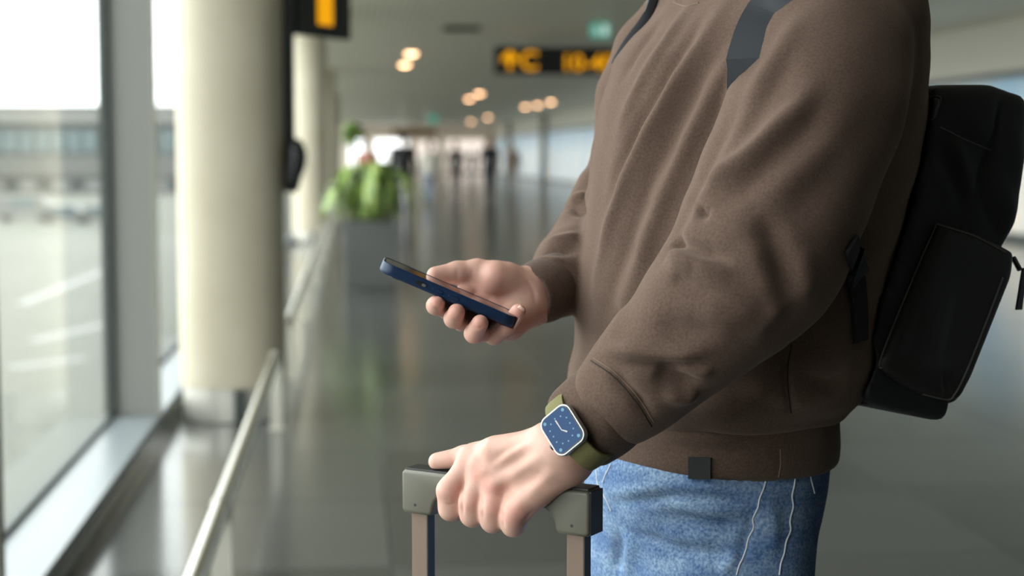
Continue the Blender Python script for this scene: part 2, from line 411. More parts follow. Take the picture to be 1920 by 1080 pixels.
def sculpt(V, Nn, bvh, strokes):
    """fold strokes: (pixels of the fold, height in m (negative: groove), width in m); laid on the cloth, then pushed along its normals"""
    D = np.zeros(len(V))
    for st_ in strokes:
        pix, amp, wd = st_[:3]
        if len(pix) == 1: h_ = cast(bvh, *pix[0]); pts = np.array([h_[0], h_[0]]) if h_ is not None else []
        else: pts = np.array([h[0] for h in surf_path(bvh, pix, 4)])
        if len(pts) < 2: continue
        n = len(pts); fade = np.minimum(1, np.minimum(np.arange(n), np.arange(n)[::-1]) / max(1.0, n * .28) + .12) if len(pix) > 1 else np.ones(2)
        if len(st_) > 3: fade = np.minimum(1, np.arange(n)[::-1] / max(1.0, n * .45))
        sel = np.nonzero(((V > pts.min(0) - 3 * wd) & (V < pts.max(0) + 3 * wd)).all(1))[0]
        if len(sel) == 0: continue
        P = V[sel]; best = np.full(len(sel), 1e9); fb = np.zeros(len(sel))
        for i in range(n - 1):
            ba = pts[i + 1] - pts[i]; pa = P - pts[i]; t = np.clip(pa @ ba / max(ba @ ba, 1e-12), 0, 1)
            d = np.linalg.norm(pa - t[:, None] * ba, axis=1); mk = d < best; best[mk] = d[mk]
            fb[mk] = (fade[i] + (fade[i + 1] - fade[i]) * t)[mk]
        D[sel] += amp * fb * np.exp(-(best / wd) ** 2)
    return V + D[:, None] * Nn
def set_tone(o, V, base, spots, origin=None):
    """skin tone per vertex: base colour and blotches (point, radius, colour, amount)"""
    C = np.tile(np.array([*base, 1.0]), (len(V), 1))
    for p, r, col, a in spots:
        k = a * np.exp(-((V - p) ** 2).sum(1) / (r * r)); C[:, :3] += k[:, None] * (np.array(col) - C[:, :3])
    at_ = o.data.color_attributes.new('tone', 'FLOAT_COLOR', 'POINT'); at_.data.foreach_set('color', C.astype(np.float32).ravel())


# ================================================================== the hall
WX = -1.087          # glass plane
SX = -0.876          # room edge of the sill
SZ = 0.113           # sill height
CZ = 3.40            # ceiling
RX = 10.1            # right wall
Y0, Y1 = -7.0, 110.0
def struct(o): o['kind'] = 'structure'; return o

# floor: a dark bed, single granite tiles where they show large, plain paving further on
fl = struct(MB().box((SX, Y0, -.12), (RX, Y1, -.012)).build('floor', M['grout']))
TS = 1.0
def tile_mesh():
    g = .0016; c = .0022; t = TS
    V = [(x, y, -.012) for x, y in ((g, g), (t - g, g), (t - g, t - g), (g, t - g))]
    V += [(x, y, -c) for x, y in ((g, g), (t - g, g), (t - g, t - g), (g, t - g))]
    V += [(x, y, 0) for x, y in ((g + c, g + c), (t - g - c, g + c), (t - g - c, t - g - c), (g + c, t - g - c))]
    Fc = [(8, 9, 10, 11)] + [(i, (i + 1) % 4, (i + 1) % 4 + 4, i + 4) for i in range(4)] + [(i + 4, (i + 1) % 4 + 4, (i + 1) % 4 + 8, i + 8) for i in range(4)]
    return V, Fc
tV, tF = tile_mesh()
t0 = mesh_obj('tile', np.array(tV), tF, M['tile'], None, False, origin=np.zeros(3))
first = True
fo = np.array(fl.location)
for iy in range(0, 23):
    for ix in range(0, 11):
        x = SX + ix * TS - (0 if iy % 2 else .0); y = iy * TS
        if first: o = t0; first = False
        else: o = t0.copy(); COL.objects.link(o)
        o.parent = fl; o.location = np.array([x, y, 0]) - fo
far = MB()
far.box((SX, 23.0, -.012), (RX, Y1, 0)); far.box((SX, Y0, -.012), (RX, 0, 0))
far.build('far_paving', M['floor'], fl)['kind'] = 'stuff'

struct(MB().box((WX - .2, Y0, CZ), (RX + .3, Y1, CZ + .25)).build('ceiling', M['ceiling']))
struct(MB().box((WX - .2, Y0 - .3, -.1), (RX + .3, Y0, CZ)).build('wall_back', M['far_wall']))

# left window front: sill, mullions, panes
wl_ = struct(MB().box((WX - .02, Y0, -.1), (SX, Y1, SZ - .03)).build('wall_left', M['sill_face']))
MB().box((WX, Y0, SZ - .03), (SX + .004, Y1, SZ)).build('window_sill', M['sill'], wl_)
MB().box((SX + .0005, Y0, SZ - .045), (SX + .003, Y1, SZ - .031)).build('shadow_line_strip', M['alu_dark'], wl_)  # dark strip: the shade line below the sill edge, put in as colour
MS = 3.38
ys = [7.4 + MS * k for k in range(-2, 32)]
ys = [-.5] + ys
MB().box((WX - .12, Y0, SZ), (WX + .02, ys[0], CZ)).build('light_blocker_panel', M['bulkhead'], wl_)  # added unseen panel, keeps window light from behind the lens off him
wi = 0
for k, y in enumerate(ys):
    mu = empty('window_mullion', ((WX + SX) / 2, y, SZ), parent=None)
    struct(mu); mu.name = 'trim_%d' % (k + 1)
    MB().box((WX + .01, y, SZ), (SX - .008, y + .07, CZ)).build('mullion_fin', M['alu'], mu)
    MB().box((SX - .008, y - .003, SZ), (SX, y + .073, CZ)).build('mullion_nose', M['post'], mu)
    MB().box((WX - .03, y - .035, SZ), (WX + .012, y + .105, CZ)).build('gasket', M['alu_dark'], mu)
    if k + 1 < len(ys):
        wi += 1
        wn_ = struct(MB().box((WX - .004, y + .105, SZ + .02), (WX + .004, ys[k + 1] - .035, CZ)).build('window_%d' % wi, M['glass']))
        MB().box((WX - .02, y + .105, SZ), (WX + .012, ys[k + 1] - .035, SZ + .02)).build('window_frame', M['alu_dark'], wn_)

# right wall: cream bulkhead over pale panels between posts
wr = struct(MB().box((RX + .06, Y0, 0), (RX + .2, 19, 2.56)).build('wall_right', M['facade']))
MB().box((RX - .02, Y0, 2.60), (RX + .2, Y1, CZ)).build('bulkhead', M['bulkhead'], wr)
MB().box((RX - .01, Y0, 2.50), (RX + .2, Y1, 2.60)).build('shadow_rail', M['alu'], wr)
for k in range(30):
    y = -5 + k * 4.0
    MB().box((RX, y + .03, .12), (RX + .06, y + 3.97, 2.50)).build('wall_panel', M['blue_panel'] if y < 18 else M['frosted'], wr)
MB().box((RX - .03, Y0, 0), (RX + .06, Y1, .12)).build('baseboard_right', M['alu_dark'], wr)
for k, y in enumerate([32.0, 46.0, 80.0, 98.0]):
    p = struct(MB().box((RX - .55, y, 0), (RX - .2, y + .35, CZ)).build('trim_%d' % (60 + k), M['post']))

# far end with daylight openings
fe = struct(MB().box((WX - .2, Y1, 0), (RX + .3, Y1 + .3, CZ)).build('wall_far', M['far_wall']))
for k, (x0, x1, z0, z1) in enumerate([(.0, 1.0, .7, 2.4), (1.7, 4.0, .6, 2.4), (4.6, 6.0, .8, 2.3), (6.6, 9.2, .3, 2.4)]):
    o = MB().box((x0, Y1 - .06, z0), (x1, Y1 - .02, z1)).build('window_%d' % (70 + k), emit('far_daylight_%d' % k, (.95, 1, 1) if k < 2 else (1, .88, .78), 2.0 if k < 2 else .75), fe)

# ------------------------------------------------------------------ columns
def column(y, label):
    c = empty('round_column', (-.585, y, 0), label, 'column', 'round columns along the windows')
    MB().lathe((-.585, y, .17), [(.262, 0), (.262, CZ - .17)], 64).build('shaft', M['column'], c, True)
    s = MB().lathe((-.585, y, 0), [(.240, 0), (.250, .006), (.250, .17)], 64).build('base_skirt', M['skirt'], c, True)
    MB().box((-.585 + .02, y - .262, .01), (-.585 + .075, y - .245, .165)).build('dark_stripe', M['alu_dark'], s)  # dark upright stripe on the skirt
    return c
column(8.05, 'cream round column with steel skirt beside the black sign mast')
column(24.0, 'slim-looking cream round column behind the amber bar sign')
column(40.0, 'cream round column just past the planter, half covered by another column')
column(56.0, 'cream round column deep in the hall along the windows')

# ------------------------------------------------------------------ low rails
def rail(y0, y1, posts, label):
    r = empty('guard_rail', (-.356, (y0 + y1) / 2, 0), label, 'railing', 'low guard rails by the windows')
    z = .345
    b = MB(); b.tube([(-.356, y0, z), (-.356, y1, z)], .026, 16); b.build('rail_bar', M['steel'], r, True)
    for y in posts:
        p = MB().box((-.385, y - .006, 0), (-.327, y + .006, z - .012)).build('post', M['steel_post'], r)
        MB().box((-.395, y - .03, 0), (-.317, y + .03, .006)).build('foot_plate', M['steel_post'], p)
        q = MB(); q.tube([(-.356, y - .022, z), (-.356, y + .022, z)], .031, 16); q.build('sleeve', M['steel'], p, True)
    e = MB(); e.tube([(-.356, y1, z), (-.356, y1 + .012, z)], [.030, .02], 16); e.build('end_cap', M['steel'], r, True)
    return r
rail(.6, 7.66, [1.2, 4.35, 7.63], 'steel guard rail ending at the nearest cream column')
rail(9.3, 38.0, [9.4, 12.8, 16.2, 19.6, 23.0, 26.4, 30, 34, 37.9], 'steel guard rail running on past the cream column')

# ------------------------------------------------------------------ sign mast on the column
sm = empty('sign_mast', (-.30, 8.16, 1.12), 'black sign with an amber stroke on a mast beside the column', 'sign')
MB().box((-.33, 8.08, 1.12), (-.272, 8.24, CZ), bev=.006).build('mast', M['black'], sm)
p1 = on_plane(557, 60, (0, 8.12, 0), (0, 1, 0)); p2 = on_plane(658, 60, (0, 8.50, 0), (0, 1, 0))
ux = nrm([p2[0] - p1[0], p2[1] - p1[1], 0]); uy = np.array([-ux[1], ux[0], 0]); wsg = np.linalg.norm((p2 - p1)[:2])
def sgn(v): return np.array([p1[0], p1[1], 0]) + ux * v[0] + uy * v[1] + np.array([0, 0, v[2]])
MB().box((0, 0, 1.905), (wsg, .05, 2.62), sgn, .004).build('panel', M['sign_black'], sm)
MB().box((-.03, .015, 2.0), (0, .035, 2.04), sgn).build('bracket', M['black'], sm)
MB().box((-.03, .015, 2.48), (0, .035, 2.52), sgn).build('bracket', M['black'], sm)
st = MB(); a_ = wsg * .375; b_ = wsg * .64
st.box((a_, -.006, 1.965), (b_, .002, 2.45), sgn); st.build('amber_stroke', M['amber'], sm)
dv = empty('wall_device', (-.27, 8.0, 1.13), 'black rounded device on the mast beside the column', 'device')
gx = lambda P: smin(ell(P, (-.262, 8.02, 1.292), np.eye(3), (.052, .05, .095)), ell(P, (-.275, 8.02, 1.20), np.eye(3), (.035, .045, .085)), .03)
V_, Q_ = polygonize(gx, (-.36, 7.94, 1.08), (-.18, 8.1, 1.42), .006)
mesh_obj('housing', V_, Q_, M['black'], dv)
MB().box((-.29, 8.03, 1.15), (-.25, 8.085, 1.35), bev=.005).build('bracket', M['alu_dark'], dv)
q = MB()
for k in range(5): q.box((-.315, 7.962 - .0, 1.17 + k * .02), (-.295, 7.985, 1.178 + k * .02))
q.build('grille', M['zip'], dv)

# ------------------------------------------------------------------ hanging signs
def text(body, loc, size, mat, parent, name, ext=.004):
    c = bpy.data.curves.new(name, 'FONT'); c.body = body; c.size = size; c.extrude = ext; c.offset = .006 * size / .4
    o = bpy.data.objects.new(name, c); COL.objects.link(o)
    bpy.context.view_layer.update()
    me = bpy.data.meshes.new_from_object(o.evaluated_get(bpy.context.evaluated_depsgraph_get())); bpy.data.objects.remove(o)
    me.name = name; me.materials.clear(); me.materials.append(mat)
    o = bpy.data.objects.new(name, me); COL.objects.link(o)
    o.parent = parent; o.location = np.asarray(loc) - wloc(parent); o.rotation_euler = (math.pi / 2, 0, 0)
    return o
SY = 28.0
hs_ = empty('hanging_sign', (4.1, SY, 2.72), 'long black hanging sign with amber arrow, letter and numbers', 'sign')
MB().box((2.53, SY, 2.72), (5.7, SY + .12, 3.20), bev=.01).build('panel', M['sign_black'], hs_)
for x in (3.0, 5.2):
    q = MB(); q.tube([(x, SY + .06, 3.19), (x, SY + .06, CZ)], .015, 8); q.build('hanger', M['steel_post'], hs_)
q = MB(); zc = 2.96; xa = 2.80
q.prism([(xa - .035, SY - .006, zc - .17), (xa + .035, SY - .006, zc - .17), (xa + .035, SY - .006, zc + .02), (xa + .15, SY - .006, zc - .04), (xa + .15, SY - .006, zc + .05), (xa, SY - .006, zc + .18), (xa - .15, SY - .006, zc + .05), (xa - .15, SY - .006, zc - .04), (xa - .035, SY - .006, zc + .02)], (0, .006, 0))
q.build('arrow', M['amber'], hs_)
text('C', (2.98, SY - .004, zc - .16), .46, M['amber'], hs_, 'lettering', .003)
text('10-40', (3.70, SY - .004, zc - .17), .40, M['amber'], hs_, 'lettering', .003)
ex = empty('exit_sign', (3.77, 24.0, 3.04), 'small green glowing exit sign hanging from the ceiling', 'sign')
MB().box((3.60, 24.0, 3.06), (3.93, 24.05, 3.30), bev=.006).build('panel', M['exit_green'], ex)
q = MB(); q.box((3.80, 23.992, 3.10), (3.88, 24.0, 3.26)); q.build('door_pictogram', M['exit_white'], ex)
q = MB(); q.tube([(3.69, 23.996, 3.235), (3.69, 23.992, 3.235)], .018, 10); q.tube([(3.70, 23.994, 3.21), (3.71, 23.994, 3.16), (3.75, 23.994, 3.10)], .014, 6); q.tube([(3.71, 23.994, 3.16), (3.66, 23.994, 3.11)], .013, 6); q.tube([(3.65, 23.994, 3.18), (3.70, 23.994, 3.20), (3.75, 23.994, 3.17)], .010, 6); q.build('running_figure', M['exit_white'], ex)
q = MB(); q.tube([(3.765, 24.025, 3.29), (3.765, 24.025, CZ)], .01, 6); q.build('hanger', M['steel_post'], ex)
ex2 = empty('exit_sign', (4.2, 78.0, 2.9), 'far faint green exit sign above the walkers', 'sign')
MB().box((3.75, 78, 2.9), (4.35, 78.1, 3.25), bev=.01).build('panel', M['exit_green'], ex2)
q = MB(); q.tube([(4.05, 78.05, 3.24), (4.05, 78.05, CZ)], .02, 6); q.build('hanger', M['steel_post'], ex2)
bs = empty('hanging_sign', (2.4, 62.0, 2.0), 'far brown hanging sign over the walkers', 'sign')
MB().box((1.65, 62, 2.06), (3.35, 62.15, 2.36), bev=.01).build('panel', M['far_sign'], bs)
for x in (2.0, 3.0):
    q = MB(); q.tube([(x, 62.07, 2.35), (x, 62.07, CZ)], .02, 6); q.build('hanger', M['steel_post'], bs)

# ------------------------------------------------------------------ ceiling downlights
def downlight(px, py, r=.11):
    p = on_plane(px, py, (0, 0, CZ), (0, 0, 1))
    o = empty('ceiling_downlight', (p[0], p[1], CZ - .07), 'round warm glowing downlight in the grey ceiling', 'lamp', 'warm ceiling downlights')
    MB().lathe((p[0], p[1], CZ - .02), [(r + .03, 0), (r + .03, .02)], 16).build('ring', M['lamp_ring'], o)
    MB().lathe((p[0], p[1], CZ - .02), [(r, 0), (r * .9, -.03), (r * .5, -.05), (.01, -.055)], 16).build('diffuser', M['lamp'], o, True)
for px, py in [(771, 98), (759, 119), (899, 174), (880, 184), (985, 199), (1033, 190), (1008, 196), (883, 227), (856, 236), (840, 243), (915, 219)]:
    downlight(px, py, .12 if py < 150 else .13)
vt = empty('ceiling_vent', (2.0, 26.5, CZ - .03), 'dark flat vent panel in the ceiling', 'vent')
MB().box((1.55, 26.2, CZ - .03), (2.15, 26.9, CZ)).build('frame', M['alu_dark'], vt)
for k in range(5): MB().box((1.58, 26.26 + k * .12, CZ - .04), (2.12, 26.32 + k * .12, CZ - .03)).build('slat', M['alu_dark'], vt)

# ------------------------------------------------------------------ planter
def leaf_mesh(q, base, az, ln, lift, wd):
    n = 6; pts = []
    d = np.array([math.cos(az), math.sin(az), 0]); sd = np.array([-math.sin(az), math.cos(az), 0])
    for i in range(n + 1):
        t = i / n; pts.append(base + d * ln * (t * .9) + np.array([0, 0, lift * t - 1.05 * lift * t * t * 1.0 + .12 * ln * t]))
    V = []; Fc = []
    for i, p in enumerate(pts):
        t = i / n; h = wd * math.sin(math.pi * min(1, t * .93 + .07)) ** .8
        V += [p - sd * h + np.array([0, 0, .2 * h]), p, p + sd * h + np.array([0, 0, .2 * h])]
    for i in range(n):
        Fc += [(3 * i, 3 * i + 1, 3 * i + 4, 3 * i + 3), (3 * i + 1, 3 * i + 2, 3 * i + 5, 3 * i + 4)]
    q.add(V, Fc)
def planter(x, y, w2, h, label, nl, ln, lift, plant_label):
    random.seed(11)
    p = empty('planter_box', (x, y, 0), label, 'planter')
    q = MB(); c = np.array([x, y, 0])
    q.box((x - w2, y - w2, 0), (x + w2, y + w2, h), bev=.012); q.build('box', M['planter'], p)
    MB().box((x - w2 + .03, y - w2 + .03, h), (x + w2 - .03, y + w2 - .03, h + .012)).build('soil', M['soil'], p)
    g = empty('leafy_plant', (x, y, h), plant_label, 'plant')
    for k in range(nl):
        lm = MB(); az = k * 2.39996 + random.uniform(-.3, .3); f = random.uniform(.45, 1.25)
        leaf_mesh(lm, np.array([x + random.uniform(-.2, .22), y + random.uniform(-.2, .2), h + .03]), az, ln * f, lift * random.uniform(.5, 1.5), .030 + .030 * random.random())
        o = lm.build('leaf', M['leaf'], g, True)
        so = o.modifiers.new('thickness', 'SOLIDIFY'); so.thickness = .003
planter(.20, 16.0, .25,   .66, 'dark grey planter box holding the wide leafy plant', 95, .42, 1.45, 'bushy green plant with broad arching leaves in planter')
tp = empty('tall_plant', (.05, 24.0, 0), 'tall dark green plant on a stem behind the bushy plant', 'plant')
q = MB(); q.lathe((.05, 24.0, 0), [(.16, 0), (.2, .35), (.19, .35), (.17, .30)], 20); q.build('pot', M['planter'], tp, True)
q = MB(); q.tube([(.05, 24, .3), (.07, 24, .9), (.06, 24, 1.45)], .018, 8); q.build('stem', M['post'], tp, True)
for k in range(36):
    lm = MB(); leaf_mesh(lm, np.array([.06, 24.0, 1.38 + .22 * random.random()]), k * 2.4, .24, .7 * random.uniform(.3, 1.2), .045)
    so = lm.build('leaf', M['leaf'], tp, True).modifiers.new('thickness', 'SOLIDIFY'); so.thickness = .003

# ------------------------------------------------------------------ outside: apron, terminal wing, vehicles
GZ = -4.5
MB().box((-700, -120, GZ - .3), (WX - .25, 700, GZ)).build('ground_apron', M['apron'])
bpy.data.objects['ground_apron']['kind'] = 'structure'
# lower storey under the hall
struct(MB().box((WX - .2, Y0, GZ), (RX + .2, Y1, -.13)).build('wall_lower_storey', M['facade_pale']))
bx = 255.0
tb = empty('terminal_building', (-60, bx, GZ), 'low grey terminal wing with window bands across the apron', 'building')
def z_at(py, Y): return 1.3 + (292 - py) / F_PX * Y
x0, x1 = -160, -22
for (ya, yb, nm, mt, dy) in [(200, 207, 'roof_edge', 'facade_pale', -.5), (207, 232, 'fascia', 'facade_pale', 0), (232, 292, 'window_band', 'facade_dark', .8), (292, 330, 'spandrel', 'facade', 0), (330, 360, 'ground_band', 'facade_dark', .8)]:
    MB().box((x0, bx + dy, max(GZ, z_at(yb, bx))), (x1, bx + 14, z_at(ya, bx))).build(nm, M[mt], tb)
for k in range(16):
    xx = -58 + k * 2.4
    f = MB().box((xx, bx + .5, z_at(286, bx)), (xx + 1.9, bx + .8, z_at(246, bx))).build('window', M['far_window'], tb)
    MB().box((xx + .9, bx + .44, z_at(286, bx)), (xx + 1.0, bx + .5, z_at(246, bx))).build('glazing_bar', M['white'], f)
for k in range(7):
    xx = -56 + k * 5.0
    MB().box((xx, bx + .4, GZ + .3), (xx + 2.6, bx + .8, z_at(336, bx))).build('door', M['white'], tb)
def vehicle(px, py, ln, ht, mat, label, van):
    p = on_plane(px, py, (0, 0, GZ), (0, 0, 1)); o = empty('van' if van else 'car', p, label, 'vehicle')
    x, y, z = p; h = ln / 2
    prof = [(-h, .35), (-h, ht * .55), (-h * .8, ht * .6), (-h * .5, ht), (h * .45, ht), (h * .75, ht * .6), (h, ht * .5), (h, .35)] if not van else [(-h, .35), (-h, ht * .95), (-h * .95, ht), (h * .6, ht), (h * .85, ht * .6), (h, ht * .5), (h, .35)]
    q = MB(); q.prism([(x + a, y, z + b) for a, b in prof], (0, 1.75, 0)); q.build('body', mat, o)
    MB().box((x - h * .45, y - .01, z + ht * .62), (x + h * .4, y + .005, z + ht * .92)).build('side_window', M['far_window'], o)
    for sx in (-.62, .62):
        q = MB(); q.tube([(x + sx * h, y - .02, z + .33), (x + sx * h, y + .2, z + .33)], .33, 14); q.build('wheel', M['rubber'], o)
        q = MB(); q.tube([(x + sx * h, y + 1.55, z + .33), (x + sx * h, y + 1.78, z + .33)], .33, 14); q.build('wheel', M['rubber'], o)
vehicle(118, 418, 4.3, 1.45, M['car_dark'], 'dark car parked on the apron in front of the terminal wing', False)
vehicle(188, 420, 4.4, 1.5, M['facade'], 'grey car parked beside the dark car on the apron', False)
vehicle(45, 416, 5.2, 2.2, M['white'], 'pale van parked on the apron near the terminal wing', True)
for k, (a, b) in enumerate([((40, 570), (215, 500)), ((20, 690), (160, 672)), ((60, 640), (215, 605))]):
    A_ = on_plane(*a, (0, 0, GZ), (0, 0, 1)); B_ = on_plane(*b, (0, 0, GZ), (0, 0, 1)); n_ = nrm(np.cross(B_ - A_, [0, 0, 1])) * .3
    q = MB(); q.prism([A_ - n_, A_ + n_, B_ + n_, B_ - n_], (0, 0, .012))
    o = q.build('apron_marking', M['white']); tag(o, 'white painted line on the pale apron outside', 'marking', 'painted apron lines')

# ================================================================== the traveller
TH = math.radians(30)
FH = nrm([FWD[0], FWD[1], 0])
FRONT = -math.cos(TH) * RGT - math.sin(TH) * FH       # where he faces
SIDE = math.sin(TH) * RGT - math.cos(TH) * FH         # his left, towards the lens
ZUP = np.array([0, 0, 1.0])
def slices(levels):
    rows = []
    for py, l, r, a, d in levels:
        c = at((l + r) / 2, py, d); half = (r - l) / 2 * d / F_PX
        bb = math.sqrt(max(half ** 2 - (a * math.sin(TH)) ** 2, (.35 * half) ** 2)) / math.cos(TH)
        rows.append((c[2], c[0], c[1], a, bb))
    rows.sort(); return np.array(rows)
def slice_sdf(P, T, zlo, zhi, n=2.06):
    z = np.clip(P[:, 2], T[0, 0], T[-1, 0])
    cx, cy, a, b_ = [np.interp(z, T[:, 0], T[:, i]).astype(np.float32) for i in (1, 2, 3, 4)]
    dx = P[:, 0] - cx; dy = P[:, 1] - cy
    u = np.abs(dx * SIDE[0] + dy * SIDE[1]); v = np.abs(dx * FRONT[0] + dy * FRONT[1])
    r = np.sqrt(u * u + v * v) + 1e-6
    k = ((u / a) ** n + (v / b_) ** n) ** (1 / n) + 1e-6
    d = np.maximum(r * (1 - 1 / k), -np.minimum(a, b_))
    return smax(d, np.maximum(zlo - P[:, 2], P[:, 2] - zhi), .012)

TORSO = slices([
    (-105, 1310, 1440, .060, 1.745), (-75, 1302, 1500, .090, 1.75), (-45, 1285, 1620, .150, 1.755), (0, 1262, 1688, .178, 1.755), (60, 1200, 1700, .192, 1.757),
    (110, 1158, 1708, .198, 1.76), (200, 1130, 1712, .200, 1.765), (300, 1113, 1698, .198, 1.77), (400, 1103, 1672, .196, 1.775),
    (470, 1093, 1652, .195, 1.78), (550, 1080, 1628, .195, 1.785), (610, 1084, 1612, .195, 1.79), (660, 1086, 1613, .195, 1.79),
    (700, 1072, 1606, .192, 1.795), (728, 1068, 1594, .186, 1.797), (752, 1078, 1572, .176, 1.80), (775, 1092, 1558, .168, 1.80)])
SHO_N = (at(1590, 25, 1.655), .062)
ARM_N = [(at(1590, 25, 1.655), .060), (at(1556, 110, 1.61), .076), (at(1532, 200, 1.575), .080), (at(1492, 300, 1.55), .0765), (at(1450, 400, 1.535), .076), (at(1414, 490, 1.53), .0745),
         (at(1345, 565, 1.53), .064), (at(1285, 630, 1.535), .0535), (at(1202, 709, 1.548), .0475), (at(1157, 748, 1.555), .0450)]
CUFF_N = [(at(1166, 741, 1.553), .0440), (at(1126, 777, 1.562), .0425), (at(1088, 810, 1.57), .0410)]
ARM_F = [(at(1300, 15, 1.92), .052), (at(1236, 110, 1.935), .053), (at(1206, 190, 1.94), .054), (at(1190, 290, 1.935), .046), (at(1156, 396, 1.925), .052), (at(1125, 455, 1.90), .052), (at(1080, 505, 1.85), .046), (at(1045, 532, 1.815), .039)]
CUFF_F = [(at(1048, 531, 1.815), .0365), (at(1018, 545, 1.795), .034), (at(990, 556, 1.775), .0325)]
HEM_Z = float(at(1440, 903, 1.662)[2])
def sweater_sdf(P):
    d = slice_sdf(P, TORSO, TORSO[0, 0] + .002, TORSO[-1, 0] - .004)
    d = smin(d, seg(P, at(1590, 20, 1.665), at(1440, -55, 1.74), .058, .055), .05)
    d = smin(d, seg(P, at(1300, 12, 1.91), at(1375, -55, 1.78), .050, .052), .05)
    d = smin(d, chain(P, ARM_N, .03), .008)
    d = smin(d, chain(P, ARM_F, .02), .005)
    # pinched fold on the inner elbow
    d = smin(d, ell(P, at(1316, 383, 1.512), np.eye(3), (.014, .02, .0135)), .012)
    d = smin(d, seg(P, at(1116, 345, 1.915), at(1089, 388, 1.90), .016, .0125), .014)      # pouch of cloth at the far elbow
    # hollow cuffs end here
    d = smax(d, -seg(P, CUFF_N[0][0], CUFF_N[2][0], .034, .034), .004)
    return d
pts_ = np.array([p for p, r in ARM_N + ARM_F + CUFF_N])
blo = np.array([min(pts_[:, i].min() - .1, TORSO[:, 1 + i].min() - .22) if i < 2 else TORSO[0, 0] - .03 for i in range(3)])
bhi = np.array([max(pts_[:, i].max() + .1, TORSO[:, 1 + i].max() + .22) if i < 2 else TORSO[-1, 0] + .03 for i in range(3)])
blo[2] = min(blo[2], min(p[2] for p, r in ARM_N) - .08)
SV, SQ = polygonize(sweater_sdf, blo, bhi, .0034)
SV = smooth_mesh(SV, SQ, 3)
sb0 = bvh_of(SV, SQ)
A = .001
STROKES = [
    # long folds falling over the chest
    ([(1292, 8), (1245, 85), (1195, 170), (1158, 250)], 4.5 * A, .010),
    ([(1325, 20), (1272, 105), (1220, 195), (1176, 285), (1140, 385)], -6 * A, .010),
    ([(1362, 8), (1305, 95), (1248, 190), (1202, 275), (1166, 360), (1136, 450), (1112, 545)], 7 * A, .011),
    ([(1382, 40), (1325, 130), (1275, 220), (1230, 310), (1192, 405), (1160, 505), (1128, 600)], -6.5 * A, .013),
    ([(1398, 75), (1350, 150), (1302, 240), (1258, 335), (1222, 430), (1190, 525), (1152, 615)], 6.5 * A, .013),
    ([(1392, 175), (1350, 260), (1308, 350), (1268, 430), (1230, 510)], -5 * A, .014),
    ([(1240, 30), (1200, 90), (1165, 150)], -3 * A, .009),
    # upper sleeve
    ([(1302, 378), (1340, 335), (1395, 298), (1455, 240), (1495, 205), (1525, 150)], 7 * A, .012),
    ([(1330, 398), (1400, 350), (1450, 305), (1500, 260), (1540, 200)], -6 * A, .014),
    ([(1400, 200), (1430, 140), (1470, 80), (1500, 20)], 4 * A, .012),
    ([(1375, 270), (1410, 225), (1460, 150), (1490, 90)], -4 * A, .012),
    ([(1420, 400), (1480, 330), (1560, 260), (1620, 160)], 4 * A, .018),
    ([(1480, 420), (1540, 340), (1590, 280)], -3.5 * A, .016),
    # elbow
    ([(1318, 386), (1312, 398), (1330, 402)], -8 * A, .006),
    ([(1262, 450), (1310, 468), (1345, 481), (1378, 494)], -10 * A, .0065, 1),
    ([(1264, 474), (1320, 496), (1375, 516)], 5.5 * A, .009, 1),
    ([(1275, 524), (1322, 548), (1368, 556)], -4 * A, .007, 1),
    ([(1420, 405), (1448, 450), (1468, 505), (1488, 556)], -8 * A, .012),
    ([(1395, 450), (1430, 510), (1450, 570)], 5 * A, .014),
    ([(1490, 470), (1510, 520), (1505, 580)], 4 * A, .014),
    ([(1255, 490), (1300, 505)], 3 * A, .009),
    # forearm towards the cuff
    ([(1130, 652), (1200, 662), (1265, 668), (1330, 660)], 5.5 * A, .008),
    ([(1138, 672), (1200, 684), (1262, 688), (1335, 684)], -5.5 * A, .007),
    ([(1225, 696), (1262, 712), (1312, 722)], -9 * A, .009),
    ([(1262, 690), (1300, 700), (1340, 690)], 4 * A, .008),
    ([(1240, 735), (1280, 745), (1310, 735)], 5 * A, .009),
    ([(1140, 694), (1170, 722), (1200, 752), (1222, 785)], -6.5 * A, .007),
    ([(1225, 605), (1290, 620), (1360, 610)], -3.5 * A, .012),
    ([(1300, 590), (1370, 600), (1430, 575)], 4 * A, .014),
    ([(1400, 640), (1440, 600), (1470, 555)], 4 * A, .012),
    # body under the arm
    ([(1480, 640), (1474, 700), (1481, 760), (1480, 775)], -3 * A, .004),
    ([(1380, 740), (1440, 735), (1500, 750), (1560, 735)], 4 * A, .012),
    ([(1500, 700), (1550, 720), (1590, 705)], -4 * A, .010),
    ([(1540, 600), (1570, 650), (1575, 700)], 4 * A, .014),
    # far sleeve
    ([(1072, 388), (1085, 398), (1098, 396)], -5 * A, .006), ([(1070, 375), (1090, 372), (1102, 366)], 5 * A, .007),
    ([(985, 497), (1020, 488), (1060, 492)], 3 * A, .007), ([(1010, 478), (1050, 470), (1085, 470)], -4 * A, .007),
    ([(1020, 455), (1055, 448), (1090, 440)], 4 * A, .008),
]
SV = sculpt(SV, vnormals(SV, SQ), sb0, [(t_[0], t_[1] * (1.3 if i_ < 8 else .9 if i_ < 13 else 1.15 if i_ < 20 else 1.45)) + tuple(t_[2:]) for i_, t_ in enumerate(STROKES)])
# gentle irregular drape everywhere
ph = SV @ np.array([[41., 17, -23], [13, -37, 29], [-19, 31, 47]]).T
SV = SV + vnormals(SV, SQ) * (.0011 * (np.sin(ph[:, 0]) * np.sin(ph[:, 1]) + np.sin(ph[:, 1] * 1.7 + 1) * np.sin(ph[:, 2] * 1.3)))[:, None]
sb = bvh_of(SV, SQ)

